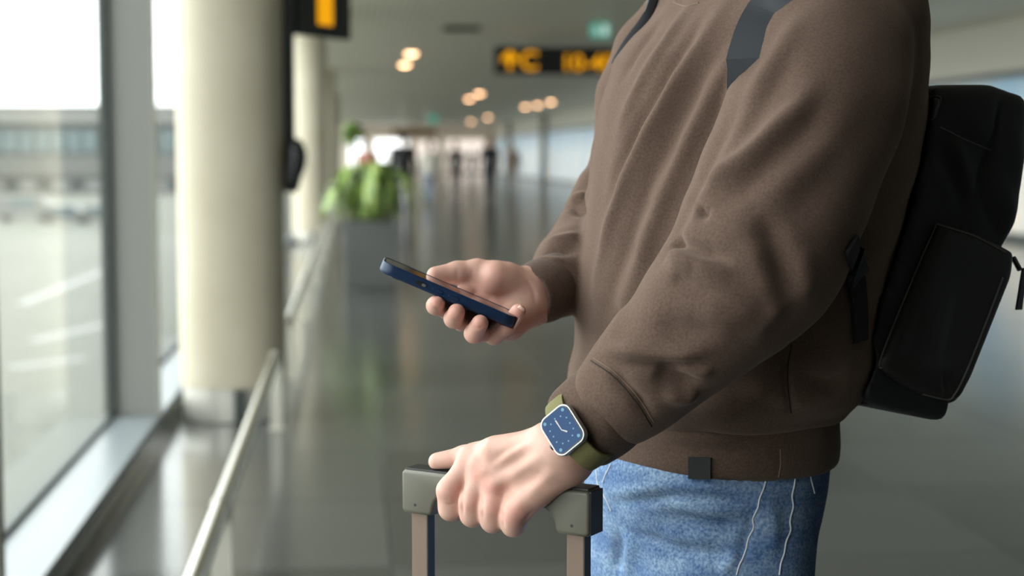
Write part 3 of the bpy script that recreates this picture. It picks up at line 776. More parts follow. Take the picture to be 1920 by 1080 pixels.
# ---- hands -------------------------------------------------------
BL = at(752, 880, 1.67); BR = at(1105, 922, 1.557); HB_Z = float((BL[2] + BR[2]) / 2)
HX = nrm([BR[0] - BL[0], BR[1] - BL[1], 0]); HY = np.array([-HX[1], HX[0], 0])   # HY: away from the lens
HL = float(np.linalg.norm((BR - BL)[:2])); HT = .030
HO = np.array([BL[0], BL[1], HB_Z])
def hb(x, y, z): return HO + HX * x + HY * y + ZUP * z
def bar_d(px):
    """depth of the grip's front face at an image column"""
    p = on_plane(px, 920, HO, HY); return float((p - CAM) @ FWD)
def hp(px, py, off): return at(px, py, bar_d(px) + off)
WR1 = at(1054, 846, 1.562)
HAND1 = dict(
    index=[(hp(884, 860, .006), .0125), (hp(843, 920, -.012), .0116), (hp(846, 953, -.006), .0112), (hp(872, 962, .022), .0090)],
    middle=[(hp(902, 884, .000), .0125), (hp(884, 942, -.014), .0110), (hp(886, 965, -.008), .0108), (hp(905, 966, .022), .0090)],
    ring=[(hp(925, 912, -.003), .0120), (hp(922, 955, -.014), .0108), (hp(924, 976, -.009), .0106), (hp(938, 976, .020), .0088)],
    little=[(hp(972, 950, -.006), .0112), (hp(961, 970, -.014), .0102), (hp(962, 985, -.008), .0096), (hp(974, 984, .016), .0080)])
TH1 = [(at(1000, 852, 1.60), .015), (at(925, 846, 1.622), .0130), (at(872, 856, bar_d(872) + .024), .0110), (at(820, 865.5, bar_d(820) + .014), .0094)]
def hand1_sdf(P):
    wr_n = at(1022, 838, 1.572); wr_f = at(1080, 862, 1.565)
    d = seg(P, at(1160, 752, 1.56), WR1, .028, .026)
    d = smin(d, seg(P, at(1026, 828, 1.572), at(1076, 866, 1.563), .0145, .0145), .02)
    meta = None
    for nm, w0, r0 in (('index', at(1020, 832, 1.577), .0135), ('middle', at(1036, 840, 1.566), .0140), ('ring', at(1054, 854, 1.562), .0140), ('little', at(1070, 872, 1.565), .0140)):
        s = seg(P, w0, HAND1[nm][0][0], r0, .0125); meta = s if meta is None else smin(meta, s, .012)
    d = smin(d, meta, .018)
    # flesh of the palm behind the knuckles
    d = smin(d, seg(P, at(1060, 872, 1.578), at(985, 942, 1.588), .0165, .0125), .014)
    d = smin(d, seg(P, at(1020, 850, 1.592), at(925, 878, 1.622), .0170, .0130), .018)
    d = smin(d, seg(P, at(985, 836, 1.585), at(925, 836, 1.602), .0095, .0085), .016)
    fing = None
    for nm in ('index', 'middle', 'ring', 'little'):
        s = chain(P, HAND1[nm], .010)
        fing = s if fing is None else smin(fing, s, .0035)
    d = smin(d, fing, .009)
    d = smin(d, chain(P, TH1, .006), .008)
    q = P - HO; ql = np.stack([q @ HX, q @ HY, q[:, 2]], 1) - np.array([HL / 2, HT / 2, -.0105])     # closes on the grip, not through it
    q = np.abs(ql) - np.array([HL / 2, HT / 2, .0117]); bxd = np.linalg.norm(np.maximum(q, 0), axis=1) + np.minimum(q.max(1), 0)
    return smax(d, -(bxd - .0006), .002)
pp = np.array([p for n_ in HAND1.values() for p, r in n_] + [p for p, r in TH1] + [WR1, at(1160, 752, 1.56), at(1060, 872, 1.578)])
V1, Q1 = polygonize(hand1_sdf, pp.min(0) - .04, pp.max(0) + .04, .0012)
V1 = smooth_mesh(V1, Q1, 2)
b1 = bvh_of(V1, Q1)
V1 = sculpt(V1, vnormals(V1, Q1), b1, [
    # knuckles, tendons, gaps between the fingers
    ([(890, 862)], 1.8 * A, .008), ([(905, 885)], 2.2 * A, .008), ([(926, 910)], 2.2 * A, .008), ([(973, 946)], 2.0 * A, .008),
    ([(935, 868), (965, 845), (1000, 828)], 1.5 * A, .0045), ([(950, 900), (985, 875), (1020, 850)], 1.3 * A, .005), ([(985, 935), (1015, 905), (1045, 880)], 1.2 * A, .006),
    ([(915, 870), (945, 850), (985, 828)], -1.2 * A, .0045), ([(925, 890), (955, 872), (1000, 845)], -1.8 * A, .0055), ([(950, 918)], -2.6 * A, .008), ([(955, 925), (990, 905), (1030, 870)], -1.4 * A, .006),
    ([(866, 905), (866, 940), (868, 968)], -1.8 * A, .0028), ([(902, 930), (904, 955), (906, 975)], -1.6 * A, .0026), ([(938, 955), (942, 975), (944, 990)], -1.6 * A, .0026),
    ([(836, 944), (846, 946), (856, 942)], -.6 * A, .0016), 
    ([(1000, 958), (988, 972), (978, 985)], -1.6 * A, .003),
])

# phone frame: EX along its length, EZ out of the screen, EY across
EX = nrm(camvec(.915, -.392, .085)); EZ = nrm(camvec(.392, .915, -.058)); EZ = nrm(EZ - EX * (EZ @ EX)); EY = np.cross(EZ, EX)
PL, PW, PT = .1515, .0765, .0118
PH0 = at(841, 553.5, 1.650) + EY * (PW / 2)          # centre of the phone body (near long side at 1.65 m)
def ph(x, y, z): return PH0 + EX * x + EY * y + EZ * z
WR2 = at(1006, 553, 1.790)
HAND2 = dict(
    index=[(at(884, 548, 1.765), .0125), (at(838, 580, 1.722), .0100), (at(817, 573, 1.672), .0094), (at(820, 566, 1.653), .0082)],
    middle=[(at(902, 566, 1.762), .0130), (at(868, 602, 1.715), .0106), (at(851, 597, 1.668), .0100), (at(856, 585, 1.6475), .0088)],
    ring=[(at(925, 584, 1.755), .0130), (at(908, 622, 1.712), .0106), (at(889, 625, 1.668), .0100), (at(900, 606, 1.6465), .0088)],
    little=[(at(958, 603, 1.742), .0125), (at(926, 629, 1.702), .0098), (at(950, 612, 1.676), .0088), (at(972, 584, 1.664), .0082)])
TH2 = [(at(945, 525, 1.765), .020), (at(895, 510, 1.762), .0140), (at(858, 511, 1.758), .0120), (at(817, 517, 1.752), .0102)]
def hand2_sdf(P):
    d = seg(P, at(1060, 528, 1.825), WR2, .026, .0265)
    d = smin(d, seg(P, at(1002, 538, 1.786), at(998, 572, 1.782), .019, .019), .02)
    meta = None
    for nm, w0 in (('index', at(985, 540, 1.785)), ('middle', at(992, 552, 1.787)), ('ring', at(993, 564, 1.785)), ('little', at(990, 576, 1.780))):
        s = seg(P, w0, HAND2[nm][0][0], .0135, .0128); meta = s if meta is None else smin(meta, s, .014)
    d = smin(d, meta, .018)
    d = smin(d, seg(P, at(988, 534, 1.772), at(930, 521, 1.755), .0175, .0185), .014)      # ball of the thumb
    d = smin(d, seg(P, at(990, 578, 1.768), at(955, 612, 1.735), .0165, .0150), .016)      # heel of the hand
    fing = None
    for nm in ('index', 'middle', 'ring', 'little'):
        s = chain(P, HAND2[nm], .004); fing = s if fing is None else smin(fing, s, .002)
    d = smin(d, fing, .008)
    d = smin(d, chain(P, TH2, .005), .007)
    # nothing grows through the phone
    q = np.stack([np.abs((P - PH0) @ e) for e in (EX, EY, EZ)], 1) - np.array([PL / 2, PW / 2, PT / 2])
    bxd = np.linalg.norm(np.maximum(q, 0), axis=1) + np.minimum(q.max(1), 0)
    return smax(d, -(bxd - .0006), .002)
pp = np.array([p for n_ in HAND2.values() for p, r in n_] + [p for p, r in TH2] + [WR2, at(1060, 528, 1.825)])
V2, Q2 = polygonize(hand2_sdf, pp.min(0) - .04, pp.max(0) + .04, .0012)
V2 = smooth_mesh(V2, Q2, 2)
b2 = bvh_of(V2, Q2)
V2 = sculpt(V2, vnormals(V2, Q2), b2, [
    ([(878, 530), (900, 550), (935, 556), (965, 545)], -1.8 * A, .0035),    # crease round the ball of the thumb
    ([(856, 500), (858, 512), (856, 526)], -.7 * A, .003), ([(884, 500), (886, 515), (882, 530)], -.8 * A, .004),
    ([(930, 562), (950, 558), (972, 562)], -.9 * A, .003), ([(985, 520), (1000, 545), (1004, 570)], -1.0 * A, .003),
    ([(812, 577), (822, 579), (832, 575)], -.7 * A, .0018), ([(845, 597), (857, 600), (868, 594)], -.7 * A, .0018), ([(884, 612), (898, 616), (910, 608)], -.7 * A, .0018),
    ([(920, 615), (940, 606), (960, 604)], -.9 * A, .003)
])

# neck, head and the rest of the body under the clothes, all one figure
NECK = at(1385, -115, 1.75); HEADC = NECK + FRONT * .045 + ZUP * .195
def core_sdf(P):
    d = slice_sdf(P, CORE, CORE[0, 0], CORE[-1, 0])
    d = smin(d, seg(P, NECK - ZUP * .06 - FRONT * .025, HEADC - ZUP * .06 - FRONT * .025, .052, .054), .04)
    hd = ell(P, HEADC + ZUP * .015 - FRONT * .012, [SIDE, FRONT, ZUP], (.074, .095, .105))
    hd = smin(hd, ell(P, HEADC - ZUP * .055 + FRONT * .035, [SIDE, FRONT, ZUP], (.054, .056, .060)), .05)
    hd = smin(hd, seg(P, HEADC + FRONT * .088 + ZUP * .008, HEADC + FRONT * .104 - ZUP * .026, .008, .0135), .018)      # nose
    hd = smin(hd, seg(P, HEADC + FRONT * .083 - ZUP * .060 + SIDE * .02, HEADC + FRONT * .083 - ZUP * .060 - SIDE * .02, .008, .008), .008)
    for s in (1, -1):
        hd = smax(hd, -ell(P, HEADC + FRONT * .096 + SIDE * .032 * s + ZUP * .012, [SIDE, FRONT, ZUP], (.016, .012, .010)), .012)
        hd = smin(hd, ell(P, HEADC + FRONT * .079 + SIDE * .032 * s + ZUP * .012, [SIDE, FRONT, ZUP], (.012, .010, .010)), .003)
        hd = smin(hd, ell(P, HEADC + SIDE * .078 * s - FRONT * .008 - ZUP * .005, [nrm(SIDE * s - FRONT * .4), nrm(FRONT + SIDE * s * .4), ZUP], (.008, .020, .033)), .006)
    d = smin(d, hd, .02)
    d = smin(d, chain(P, [(at(1590, 30, 1.665), .045), (at(1430, 490, 1.54), .038), (at(1160, 752, 1.56), .028)]), .03)
    d = smin(d, chain(P, [(at(1285, 20, 1.915), .045), (at(1150, 420, 1.925), .038), (at(1060, 528, 1.825), .027)]), .03)
    return d
CORE = TORSO.copy(); CORE[:, 3] = np.maximum(CORE[:, 3] - .045, .03); CORE[:, 4] = np.maximum(CORE[:, 4] - .045, .03)
V3, Q3 = polygonize(core_sdf, blo, np.array([bhi[0], bhi[1], HEADC[2] + .14]), .006)
V3 = smooth_mesh(V3, Q3, 1)
BV = np.concatenate([V1, V2, V3]); BQ = np.concatenate([Q1, Q2 + len(V1), Q3 + len(V1) + len(V2)])
HIP = at(1300, 1085, 1.80); FEET = np.array([HIP[0], HIP[1], 0])
person = mesh_obj('person', BV, BQ, M['skin'], None, True, origin=FEET)
tag(person, 'person in brown sweatshirt and blue jeans holding a phone and a suitcase handle', 'person')
RED = (.66, .25, .21); PALE = (.72, .50, .43)
spots = []
for nm in ('index', 'middle', 'ring', 'little'):
    spots += [(HAND1[nm][0][0] - FWD * .012, .011, RED, .55), (HAND1[nm][1][0] - FWD * .01, .010, RED, .30), (HAND1[nm][2][0] - FWD * .008, .010, PALE, .25)]
    spots += [(HAND2[nm][3][0] - FWD * .006, .009, RED, .45), (HAND2[nm][2][0], .010, RED, .25), (HAND2[nm][0][0] - FWD * .01, .016, RED, .2)]
spots += [(TH1[3][0], .010, PALE, .5), (TH1[2][0], .012, RED, .4), (TH2[3][0], .012, RED, .3), (at(925, 520, 1.735), .02, RED, .25), (at(965, 545, 1.75), .02, PALE, .3), (at(1000, 865, 1.55), .02, PALE, .3)]
set_tone(person, BV, (.60, .355, .285), spots)

def nail(c, axis, out, ln, wd, parent=person):
    """a fingernail: shallow shield lying on the finger tip"""
    axis = nrm(axis); out = nrm(out - axis * (out @ axis)); sd = np.cross(axis, out); q = MB(); V = []; Fc = []; n, k = 6, 6
    for i in range(n + 1):
        for j in range(k + 1):
            u = -1 + 2 * i / n; v = -1 + 2 * j / k; ww = wd * (1 - .25 * max(0, abs(u)) ** 4)
            V.append(c + axis * u * ln + sd * v * ww + out * (-.30 * wd * v * v - .0003 * u * u))
    for i in range(n):
        for j in range(k): a0 = i * (k + 1) + j; Fc.append((a0, a0 + 1, a0 + k + 2, a0 + k + 1))
    q.add(V, Fc); o = q.build('fingernail', M['nail'], parent, True)
    s = o.modifiers.new('thickness', 'SOLIDIFY'); s.thickness = .0006; return o
lt = HAND2['little']; nail(lt[3][0] + nrm(camvec(.25, .15, -1)) * .0072, lt[3][0] - lt[2][0], camvec(.25, .15, -1), .0048, .0042)

# ---- sweatshirt --------------------------------------------------
swt = mesh_obj('sweatshirt', SV, SQ, M['sweater'], person)
tag(swt, 'soft brown sweatshirt with blousy body')
def cuff_mesh(pts, r_in, name, extra=None):
    (a0, r0), (a1, r1), (a2, r2) = pts
    def f(P):
        d = chain(P, pts, .01)
        if extra is not None: d = smin(d, seg(P, *extra), .015)
        ax = nrm(a2 - a0); t = (P - a2) @ ax.astype(np.float32)
        d = smax(d, t - r2 * .15, .008)
        d = smax(d, ((a0 - P) @ ax.astype(np.float32)) - .004, .006)
        return smax(d, -seg(P, a0, a2 + ax * .06, r_in, r_in), .005)
    q = np.array([a0, a1, a2])
    V, Q = polygonize(f, q.min(0) - .06, q.max(0) + .06, .002); V = smooth_mesh(V, Q, 2)
    return V, Q
CV, CQ = cuff_mesh(CUFF_N, .033, 'n', (at(1110, 735, 1.556), at(1066, 760, 1.566), .020, .0165)); cb = bvh_of(CV, CQ)
CV = sculpt(CV, vnormals(CV, CQ), cb, [([(1075, 770), (1100, 800), (1115, 850)], -3 * A, .005), ([(1095, 740), (1130, 780), (1150, 840)], 2.5 * A, .008), ([(1130, 720), (1165, 770), (1185, 830)], -2 * A, .006), ([(1050, 752), (1080, 790), (1098, 850)], 2 * A, .004)])
mesh_obj('cuff', CV, CQ, M['rib'], swt)
CV2, CQ2 = cuff_mesh(CUFF_F, .0285, 'f'); mesh_obj('cuff', CV2, CQ2, M['rib'], swt)
HEM = slices([(735, 1100, 1550, .160, 1.80), (765, 1100, 1555, .163, 1.80), (790, 1104, 1556, .163, 1.80), (815, 1106, 1557, .163, 1.802), (840, 1104, 1555, .163, 1.804), (865, 1100, 1550, .163, 1.806)])
hem_lo = HEM_Z
HEM[0, 0] = min(HEM[0, 0], hem_lo - .01)
hf = lambda P: smax(slice_sdf(P, HEM, hem_lo, HEM[-1, 0]), -(slice_sdf(P, HEM, hem_lo - .1, HEM[-1, 0] + .1) + .009), .004)
c_ = np.array([HEM[0, 1], HEM[0, 2], 0]); HV, HQ = polygonize(hf, c_ + np.array([-.25, -.25, hem_lo - .01]), c_ + np.array([.25, .25, HEM[-1, 0] + .01]), .0028)
HV = smooth_mesh(HV, HQ, 2); hbv = bvh_of(HV, HQ)
HV = sculpt(HV, vnormals(HV, HQ), hbv, [([(1200, 800), (1300, 822), (1400, 830)], 2 * A, .008), ([(1250, 830), (1350, 845), (1450, 835)], -2 * A, .008), ([(1460, 840), (1462, 870), (1458, 895)], -1.5 * A, .003), ([(1500, 800), (1530, 820), (1555, 815)], 2 * A, .01)])
mesh_obj('hem_band', HV, HQ, M['rib'], swt); hbv = bvh_of(HV, HQ)
def line_on(bvh, pix, r, name, mat, parent, lift=.0003, n=8):
    h = surf_path(bvh, pix, n)
    if len(h) < 2: return
    q = MB(); q.tube([p + nn * lift for p, nn in h], r, 6); return q.build(name, mat, parent, True)
line_on(sb, [(1484, 645), (1477, 690), (1478, 735), (1483, 775)], .0007, 'side_seam', M['thread_dark'], swt)
line_on(hbv, [(1463, 842), (1464, 868), (1460, 895)], .0008, 'side_seam', M['thread'], swt)
line_on(sb, [(1108, 676), (1150, 706), (1190, 752), (1222, 800)], .0006, 'cuff_seam', M['thread_dark'], swt)
line_on(sb, [(1112, 671), (1155, 700), (1196, 745), (1227, 792)], .0006, 'stitch_line', M['thread'], swt)
line_on(sb, [(1262, 4), (1285, 12), (1310, 6)], .0008, 'collar_stitching', M['thread'], swt)
# folded woven tag on the hem
tq = MB(); tp_ = [cast(hbv, px, py) for px, py in ((1292, 856), (1334, 857), (1334, 888), (1292, 887))]
if all(t is not None for t in tp_):
    nn = nrm(sum(t[1] for t in tp_)); P4 = [t[0] + nn * .0008 for t in tp_]; P4[2] = P4[2] - ZUP * .0055; P4[3] = P4[3] - ZUP * .0055
    tq.prism(P4, nn * .0022); tg = tq.build('tag', M['tagfab'], swt); tag(tg, 'small black woven tag on the hem')
# collar ring round the neck
q = MB(); ring = [NECK - ZUP * .018 - FRONT * .012 + (SIDE * math.cos(t) * .060 + FRONT * math.sin(t) * .064) - ZUP * .026 * math.sin(t) for t in np.linspace(0, 2 * math.pi, 33)]
q.tube(ring, .0135, 12, False); q.build('collar', M['rib'], swt, True)

# ---- jeans -------------------------------------------------------
JT = slices([(800, 1120, 1540, .150, 1.80), (850, 1108, 1542, .152, 1.802), (900, 1100, 1536, .155, 1.805), (950, 1101, 1522, .158, 1.81), (1000, 1107, 1503, .160, 1.812), (1050, 1114, 1482, .160, 1.815), (1090, 1120, 1468, .158, 1.818), (1130, 1126, 1455, .155, 1.82)])
kneeN = FEET + SIDE * .115 + FRONT * .04 + ZUP * .52; kneeF = FEET - SIDE * .10 + FRONT * .02 + ZUP * .52
ankN = FEET + SIDE * .125 - FRONT * .02 + ZUP * .10; ankF = FEET - SIDE * .11 + FRONT * .01 + ZUP * .10
def jeans_sdf(P):
    d = slice_sdf(P, JT, JT[0, 0], hem_lo + .035)
    hz = float(JT[0, 0])
    for s, kn, an in ((1, kneeN, ankN), (-1, kneeF, ankF)):
        th = np.array([JT[0, 1], JT[0, 2], hz + .04]) + SIDE * .076 * s
        d = smin(d, chain(P, [(th, .088), (kn, .068), (an, .058)], .02), .03)
    return smax(d, .045 - P[:, 2], .01)
jl = FEET + np.array([-.3, -.3, .02]); jh = FEET + np.array([.3, .3, hem_lo + .06])
JV, JQ = polygonize(jeans_sdf, jl, jh, .0045)
JV = smooth_mesh(JV, JQ, 2); jb = bvh_of(JV, JQ)
JS = ([
    ([(1150, 942), (1200, 940), (1270, 930), (1350, 935), (1410, 945)], -3.5 * A, .007), ([(1140, 925), (1230, 915), (1330, 918), (1400, 925)], 2.5 * A, .009),
    ([(1240, 955), (1290, 975), (1350, 985), (1410, 975)], -4.5 * A, .008), ([(1250, 940), (1310, 955), (1390, 958)], 3 * A, .009),
    ([(1180, 995), (1230, 1015), (1280, 1035), (1330, 1040)], -4 * A, .007), ([(1240, 990), (1290, 1010), (1340, 1020)], 3 * A, .009), ([(1270, 1015), (1310, 1035), (1370, 1045)], -3.5 * A, .008),
    ([(1162, 1000), (1158, 1040), (1152, 1078)], -5 * A, .010), ([(1185, 1000), (1180, 1050), (1176, 1078)], 3 * A, .012),
    ([(1390, 1040), (1370, 1055), (1350, 1075)], 3 * A, .008),
    ([(1412, 950), (1408, 985), (1395, 1025), (1382, 1060)], -2.5 * A, .006), ([(1440, 930), (1450, 990), (1440, 1050)], 2 * A, .010),
    ([(1330, 905), (1380, 915), (1425, 912)], -2 * A, .006)])
JV = sculpt(JV, vnormals(JV, JQ), jb, [(p_, a_ * 1.5, w_ * .85) for p_, a_, w_ in JS])
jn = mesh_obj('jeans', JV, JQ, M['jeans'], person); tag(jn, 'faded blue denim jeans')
JN = vnormals(JV, JQ); wv = np.clip((JN @ (FRONT * .85 + SIDE * .53) + .15) / 1.0, 0, 1); wv = wv * wv * (3 - 2 * wv); wv = .42 + .72 * wv  # thigh wear together with painted shade, by the way the cloth faces
wc = np.stack([wv ** 1.25, wv ** 1.1, wv ** .8, np.ones(len(wv))], 1).astype(np.float32); jn.data.color_attributes.new('wear_shade', 'FLOAT_COLOR', 'POINT').data.foreach_set('color', wc.ravel()); jb = bvh_of(JV, JQ)
line_on(jb, [(1436, 900), (1431, 918), (1424, 935), (1421, 952), (1412, 972), (1413, 990), (1404, 1008), (1399, 1030), (1393, 1046), (1386, 1060), (1381, 1078)], .0010, 'pocket_seam', M['stitch'], jn)
line_on(jb, [(1492, 886), (1489, 910), (1485, 930), (1487, 950), (1481, 975), (1482, 995), (1474, 1015), (1470, 1038), (1464, 1056), (1461, 1078)], .0010, 'outer_seam', M['stitch'], jn)
line_on(jb, [(1516, 880), (1522, 905), (1527, 925)], .0008, 'back_pocket_seam', M['stitch'], jn)
line_on(jb, [(1146, 870), (1136, 890), (1130, 905)], .0008, 'fly_stitching', M['stitch'], jn)
line_on(jb, [(1118, 880), (1122, 910), (1136, 935), (1146, 958)], .0009, 'frayed_thread', M['stitch'], jn)
for an, s in ((ankN, 1), (ankF, -1)):
    base = np.array([an[0], an[1], 0])
    f = lambda P: smax(smin(seg(P, base + ZUP * .055 - FRONT * .02, base + FRONT * .17 + ZUP * .040, .048, .040), seg(P, base + ZUP * .06, base + ZUP * .10, .05, .05), .03), .002 - P[:, 2], .006)
    V, Q = polygonize(f, base + np.array([-.3, -.3, -.02]), base + np.array([.3, .3, .2]), .006); sh = mesh_obj('shoe', smooth_mesh(V, Q, 1), Q, M['shoe'], person)
# hair
def hair_sdf(P):
    d = smin(ell(P, HEADC + ZUP * .028 - FRONT * .02, [SIDE, FRONT, ZUP], (.082, .098, .105)), ell(P, HEADC + ZUP * .02 - FRONT * .05, [SIDE, FRONT, ZUP], (.072, .065, .085)), .03)
    q = P - HEADC; cut = (q @ nrm(FRONT * .75 - ZUP * .66).astype(np.float32)) - .005     # face side stays free
    return smax(d, cut, .012)
V, Q = polygonize(hair_sdf, HEADC - .16, HEADC + .17, .005); mesh_obj('hair', smooth_mesh(V, Q, 1), Q, M['hair'], person)

# ================================================================== phone
def rrect(w_, h_, r, n=8):
    out = []
    for cx, cy, a0 in ((w_ - r, h_ - r, 0), (-w_ + r, h_ - r, 90), (-w_ + r, -h_ + r, 180), (w_ - r, -h_ + r, 270)):
        for k in range(n + 1):
            a = math.radians(a0 + 90 * k / n); out.append((cx + r * math.cos(a), cy + r * math.sin(a)))
    return out
def slab(levels, fr, n=8):
    """stack of rounded rectangles: (half length, half width, corner radius, height)"""
    V = []; Fc = []; m_ = 4 * (n + 1)
    for (a, b_, r, z) in levels: V += [fr(x, y, z) for x, y in rrect(a, b_, r, n)]
    for i in range(len(levels) - 1):
        for k in range(m_): Fc.append((i * m_ + k, i * m_ + (k + 1) % m_, (i + 1) * m_ + (k + 1) % m_, (i + 1) * m_ + k))
    Fc.append(tuple(range(m_ - 1, -1, -1))); Fc.append(tuple((len(levels) - 1) * m_ + k for k in range(m_)))
    return V, Fc
phone = empty('smartphone', ph(0, 0, -PT / 2), 'smartphone in a navy case held in the hand', 'phone')
hl, hw, ht = PL / 2, PW / 2, PT / 2
q = MB(); q.add(*slab([(hl - .002, hw - .002, .012, -ht), (hl - .0006, hw - .0006, .0135, -ht + .0012), (hl, hw, .014, -ht + .003), (hl, hw, .014, ht - .0018), (hl - .0006, hw - .0006, .0135, ht - .0004), (hl - .0016, hw - .0016, .0125, ht), (hl - .0026, hw - .0026, .0118, ht - .0006)], ph, 10))
q.build('case', M['case_blue'], phone, True)
q = MB(); q.add(*slab([(hl - .0028, hw - .0028, .0116, ht - .003), (hl - .0028, hw - .0028, .0116, ht - .0004)], ph, 10)); q.build('screen', M['screen'], phone, True)
q = MB(); q.add(*slab([(.0055, .0021, .002, 0), (.0055, .0021, .002, .0007)], lambda x, y, z: ph(-.031 + x, -hw - .0001 - z, y - .0004), 4)); q.build('switch_cutout', M['black'], phone, True)
q = MB(); q.add(*slab([(.0022, .0014, .0012, 0), (.0022, .0014, .0012, .0009)], lambda x, y, z: ph(-.0275 + x, -hw - .0004 - z, y - .0006), 4)); q.build('switch', M['watch_alu'], phone, True)
for x in (-.012, .006):
    q = MB(); q.add(*slab([(.006, .0018, .0016, 0), (.0055, .0014, .0012, .0009)], lambda x_, y, z: ph(x + x_, -hw - z, y - .0004), 4)); q.build('volume_button', M['case_blue'], phone, True)
q = MB(); q.add(*slab([(.017, .017, .006, 0), (.016, .016, .006, .0025)], lambda x, y, z: ph(-hl + .026 + x, hw - .026 + y, -ht - z), 5)); cb_ = q.build('camera_bump', M['case_blue'], phone, True)
for dx, dy in ((-.007, -.007), (.007, .007)):
    q = MB(); c0 = ph(-hl + .026 + dx, hw - .026 + dy, -ht - .0025); q.tube([c0, c0 - EZ * .001], .0055, 16); q.build('lens', M['black'], cb_)

# ================================================================== watch
W1 = nrm(camvec(.70, .62, -.36)); Wn = nrm(camvec(-.36, .22, -.90) ); Wn = nrm(Wn - W1 * (Wn @ W1)); W2 = np.cross(Wn, W1)
if W2 @ UPV > 0: W2 = -W2
WC = at(1054, 806, 1.519)
def wt(x, y, z): return WC + W1 * x + W2 * y + Wn * z
watch = empty('wrist_watch', wt(0, 0, -.012), 'square smart watch with blue dial and olive band on wrist', 'watch')
a_, b_ = .0190, .0216
q = MB(); q.add(*slab([(a_ - .004, b_ - .004, .006, -.0115), (a_ - .001, b_ - .001, .008, -.0095), (a_ - .0004, b_ - .0004, .009, -.0062)], wt, 8)); q.build('back_case', M['watch_back'], watch, True)
q = MB(); q.add(*slab([(a_, b_, .0095, -.0062), (a_, b_, .0095, -.0012), (a_ - .0006, b_ - .0006, .009, 0)], wt, 8)); q.build('case', M['watch_alu'], watch, True)
q = MB(); q.add(*slab([(a_ - .0014, b_ - .0014, .0085, -.0005), (a_ - .002, b_ - .002, .008, .0007)], wt, 8)); q.build('bezel', M['watch_bezel'], watch, True)
q = MB(); q.add(*slab([(a_ - .0026, b_ - .0026, .0076, .0006), (a_ - .0026, b_ - .0026, .0076, .00085)], wt, 8)); dial = q.build('dial', M['watch_glass'], watch, True)
# which way is twelve: the dial's top points along -W2 turned a little
for k in range(12):
    t = 2 * math.pi * k / 12; s = max(abs(math.cos(t)) / .0158, abs(math.sin(t)) / .0128); rr = min(1 / s, .0150) * .86
    c0 = wt(math.sin(t) * rr, -math.cos(t) * rr, .0009)
    q = MB(); q.tube([c0, c0 + Wn * .0002], .00085, 8); q.build('hour_marker', M['watch_mark'], dial)
for dx, dy in ((-.0118, -.0150), (.0118, -.0150), (-.0118, .0150), (.0118, .0150)):
    c0 = wt(dx, dy, .0009); q = MB(); q.tube([c0, c0 + Wn * .0002], .0017, 12); q.build('complication', M['watch_mark'], dial)
def hand_to(px, py, w_, z0):
    e = on_plane(px, py, WC, Wn); q = MB(); c0 = WC + Wn * z0; d_ = e - WC; e = WC + d_ + Wn * z0; sd = nrm(np.cross(Wn, d_)) * w_
    q.prism([c0 - sd * .5, e - sd, e + nrm(d_) * w_, e + sd, c0 + sd * .5], Wn * .0003); return q.build('clock_hand', M['watch_hand'], dial)
hand_to(1043, 789, .0007, .0011); hand_to(1064, 809, .0008, .0012)
q = MB(); q.tube([wt(-a_, .006, -.0036), wt(-a_ - .0016, .006, -.0036)], .0032, 14); q.build('crown', M['watch_back'], watch, True)
# band: flat loop round the wrist
BC = WC - Wn * .0325; V = []; Fc = []; nb = 48
for k in range(nb):
    t = 2 * math.pi * k / nb; c0 = math.cos(t); s0 = math.sin(t)
    o_ = BC + Wn * (.0275 * c0 if c0 > 0 else .032 * c0) + W2 * (.0375 * s0)
    nn = nrm(Wn * c0 / .0245 + W2 * s0 / .0345)
    for x, dz in ((-.0115, 0), (-.0112, .0018), (-.006, .0026), (.006, .0026), (.0112, .0018), (.0115, 0), (.0115, -.001), (-.0115, -.001)): V.append(o_ + W1 * x + nn * dz)
for k in range(nb):
    for j in range(8): Fc.append((k * 8 + j, k * 8 + (j + 1) % 8, ((k + 1) % nb) * 8 + (j + 1) % 8, ((k + 1) % nb) * 8 + j))
q = MB(); q.add(V, Fc); q.build('band', M['band'], watch, True)

# ================================================================== suitcase with pull handle
SUZ = .62
hb1 = lambda v: hb(*v)
sc_o = hb(HL / 2, HT / 2, 0); sc_o = np.array([sc_o[0], sc_o[1], 0])
suit = empty('rolling_suitcase', sc_o, 'rolling suitcase with extended bronze handle gripped by the hand', 'suitcase')
def grip_outline():
    """front view of the grip: two downward ends joined by a slimmer bar"""
    H_, th, r, e = .046, .0215, .020, .0385
    out = [(0, -.003), (.003, 0), (HL - .003, 0), (HL, -.003), (HL, -H_ + .004), (HL - .004, -H_), (HL - e + .003, -H_)]
    for k in range(9):
        a = math.radians(90 * k / 8); out.append((HL - e - r + r * math.cos(a), -th - r + r * math.sin(a) + (-(H_ - th - r)) * 0))
    for k in range(9):
        a = math.radians(90 * k / 8); out.append((e + r - r * math.sin(a), -th - r + r * math.cos(a)))
    out += [(e - .003, -H_), (.004, -H_), (0, -H_ + .004)]
    return out
go = grip_outline()
import bmesh
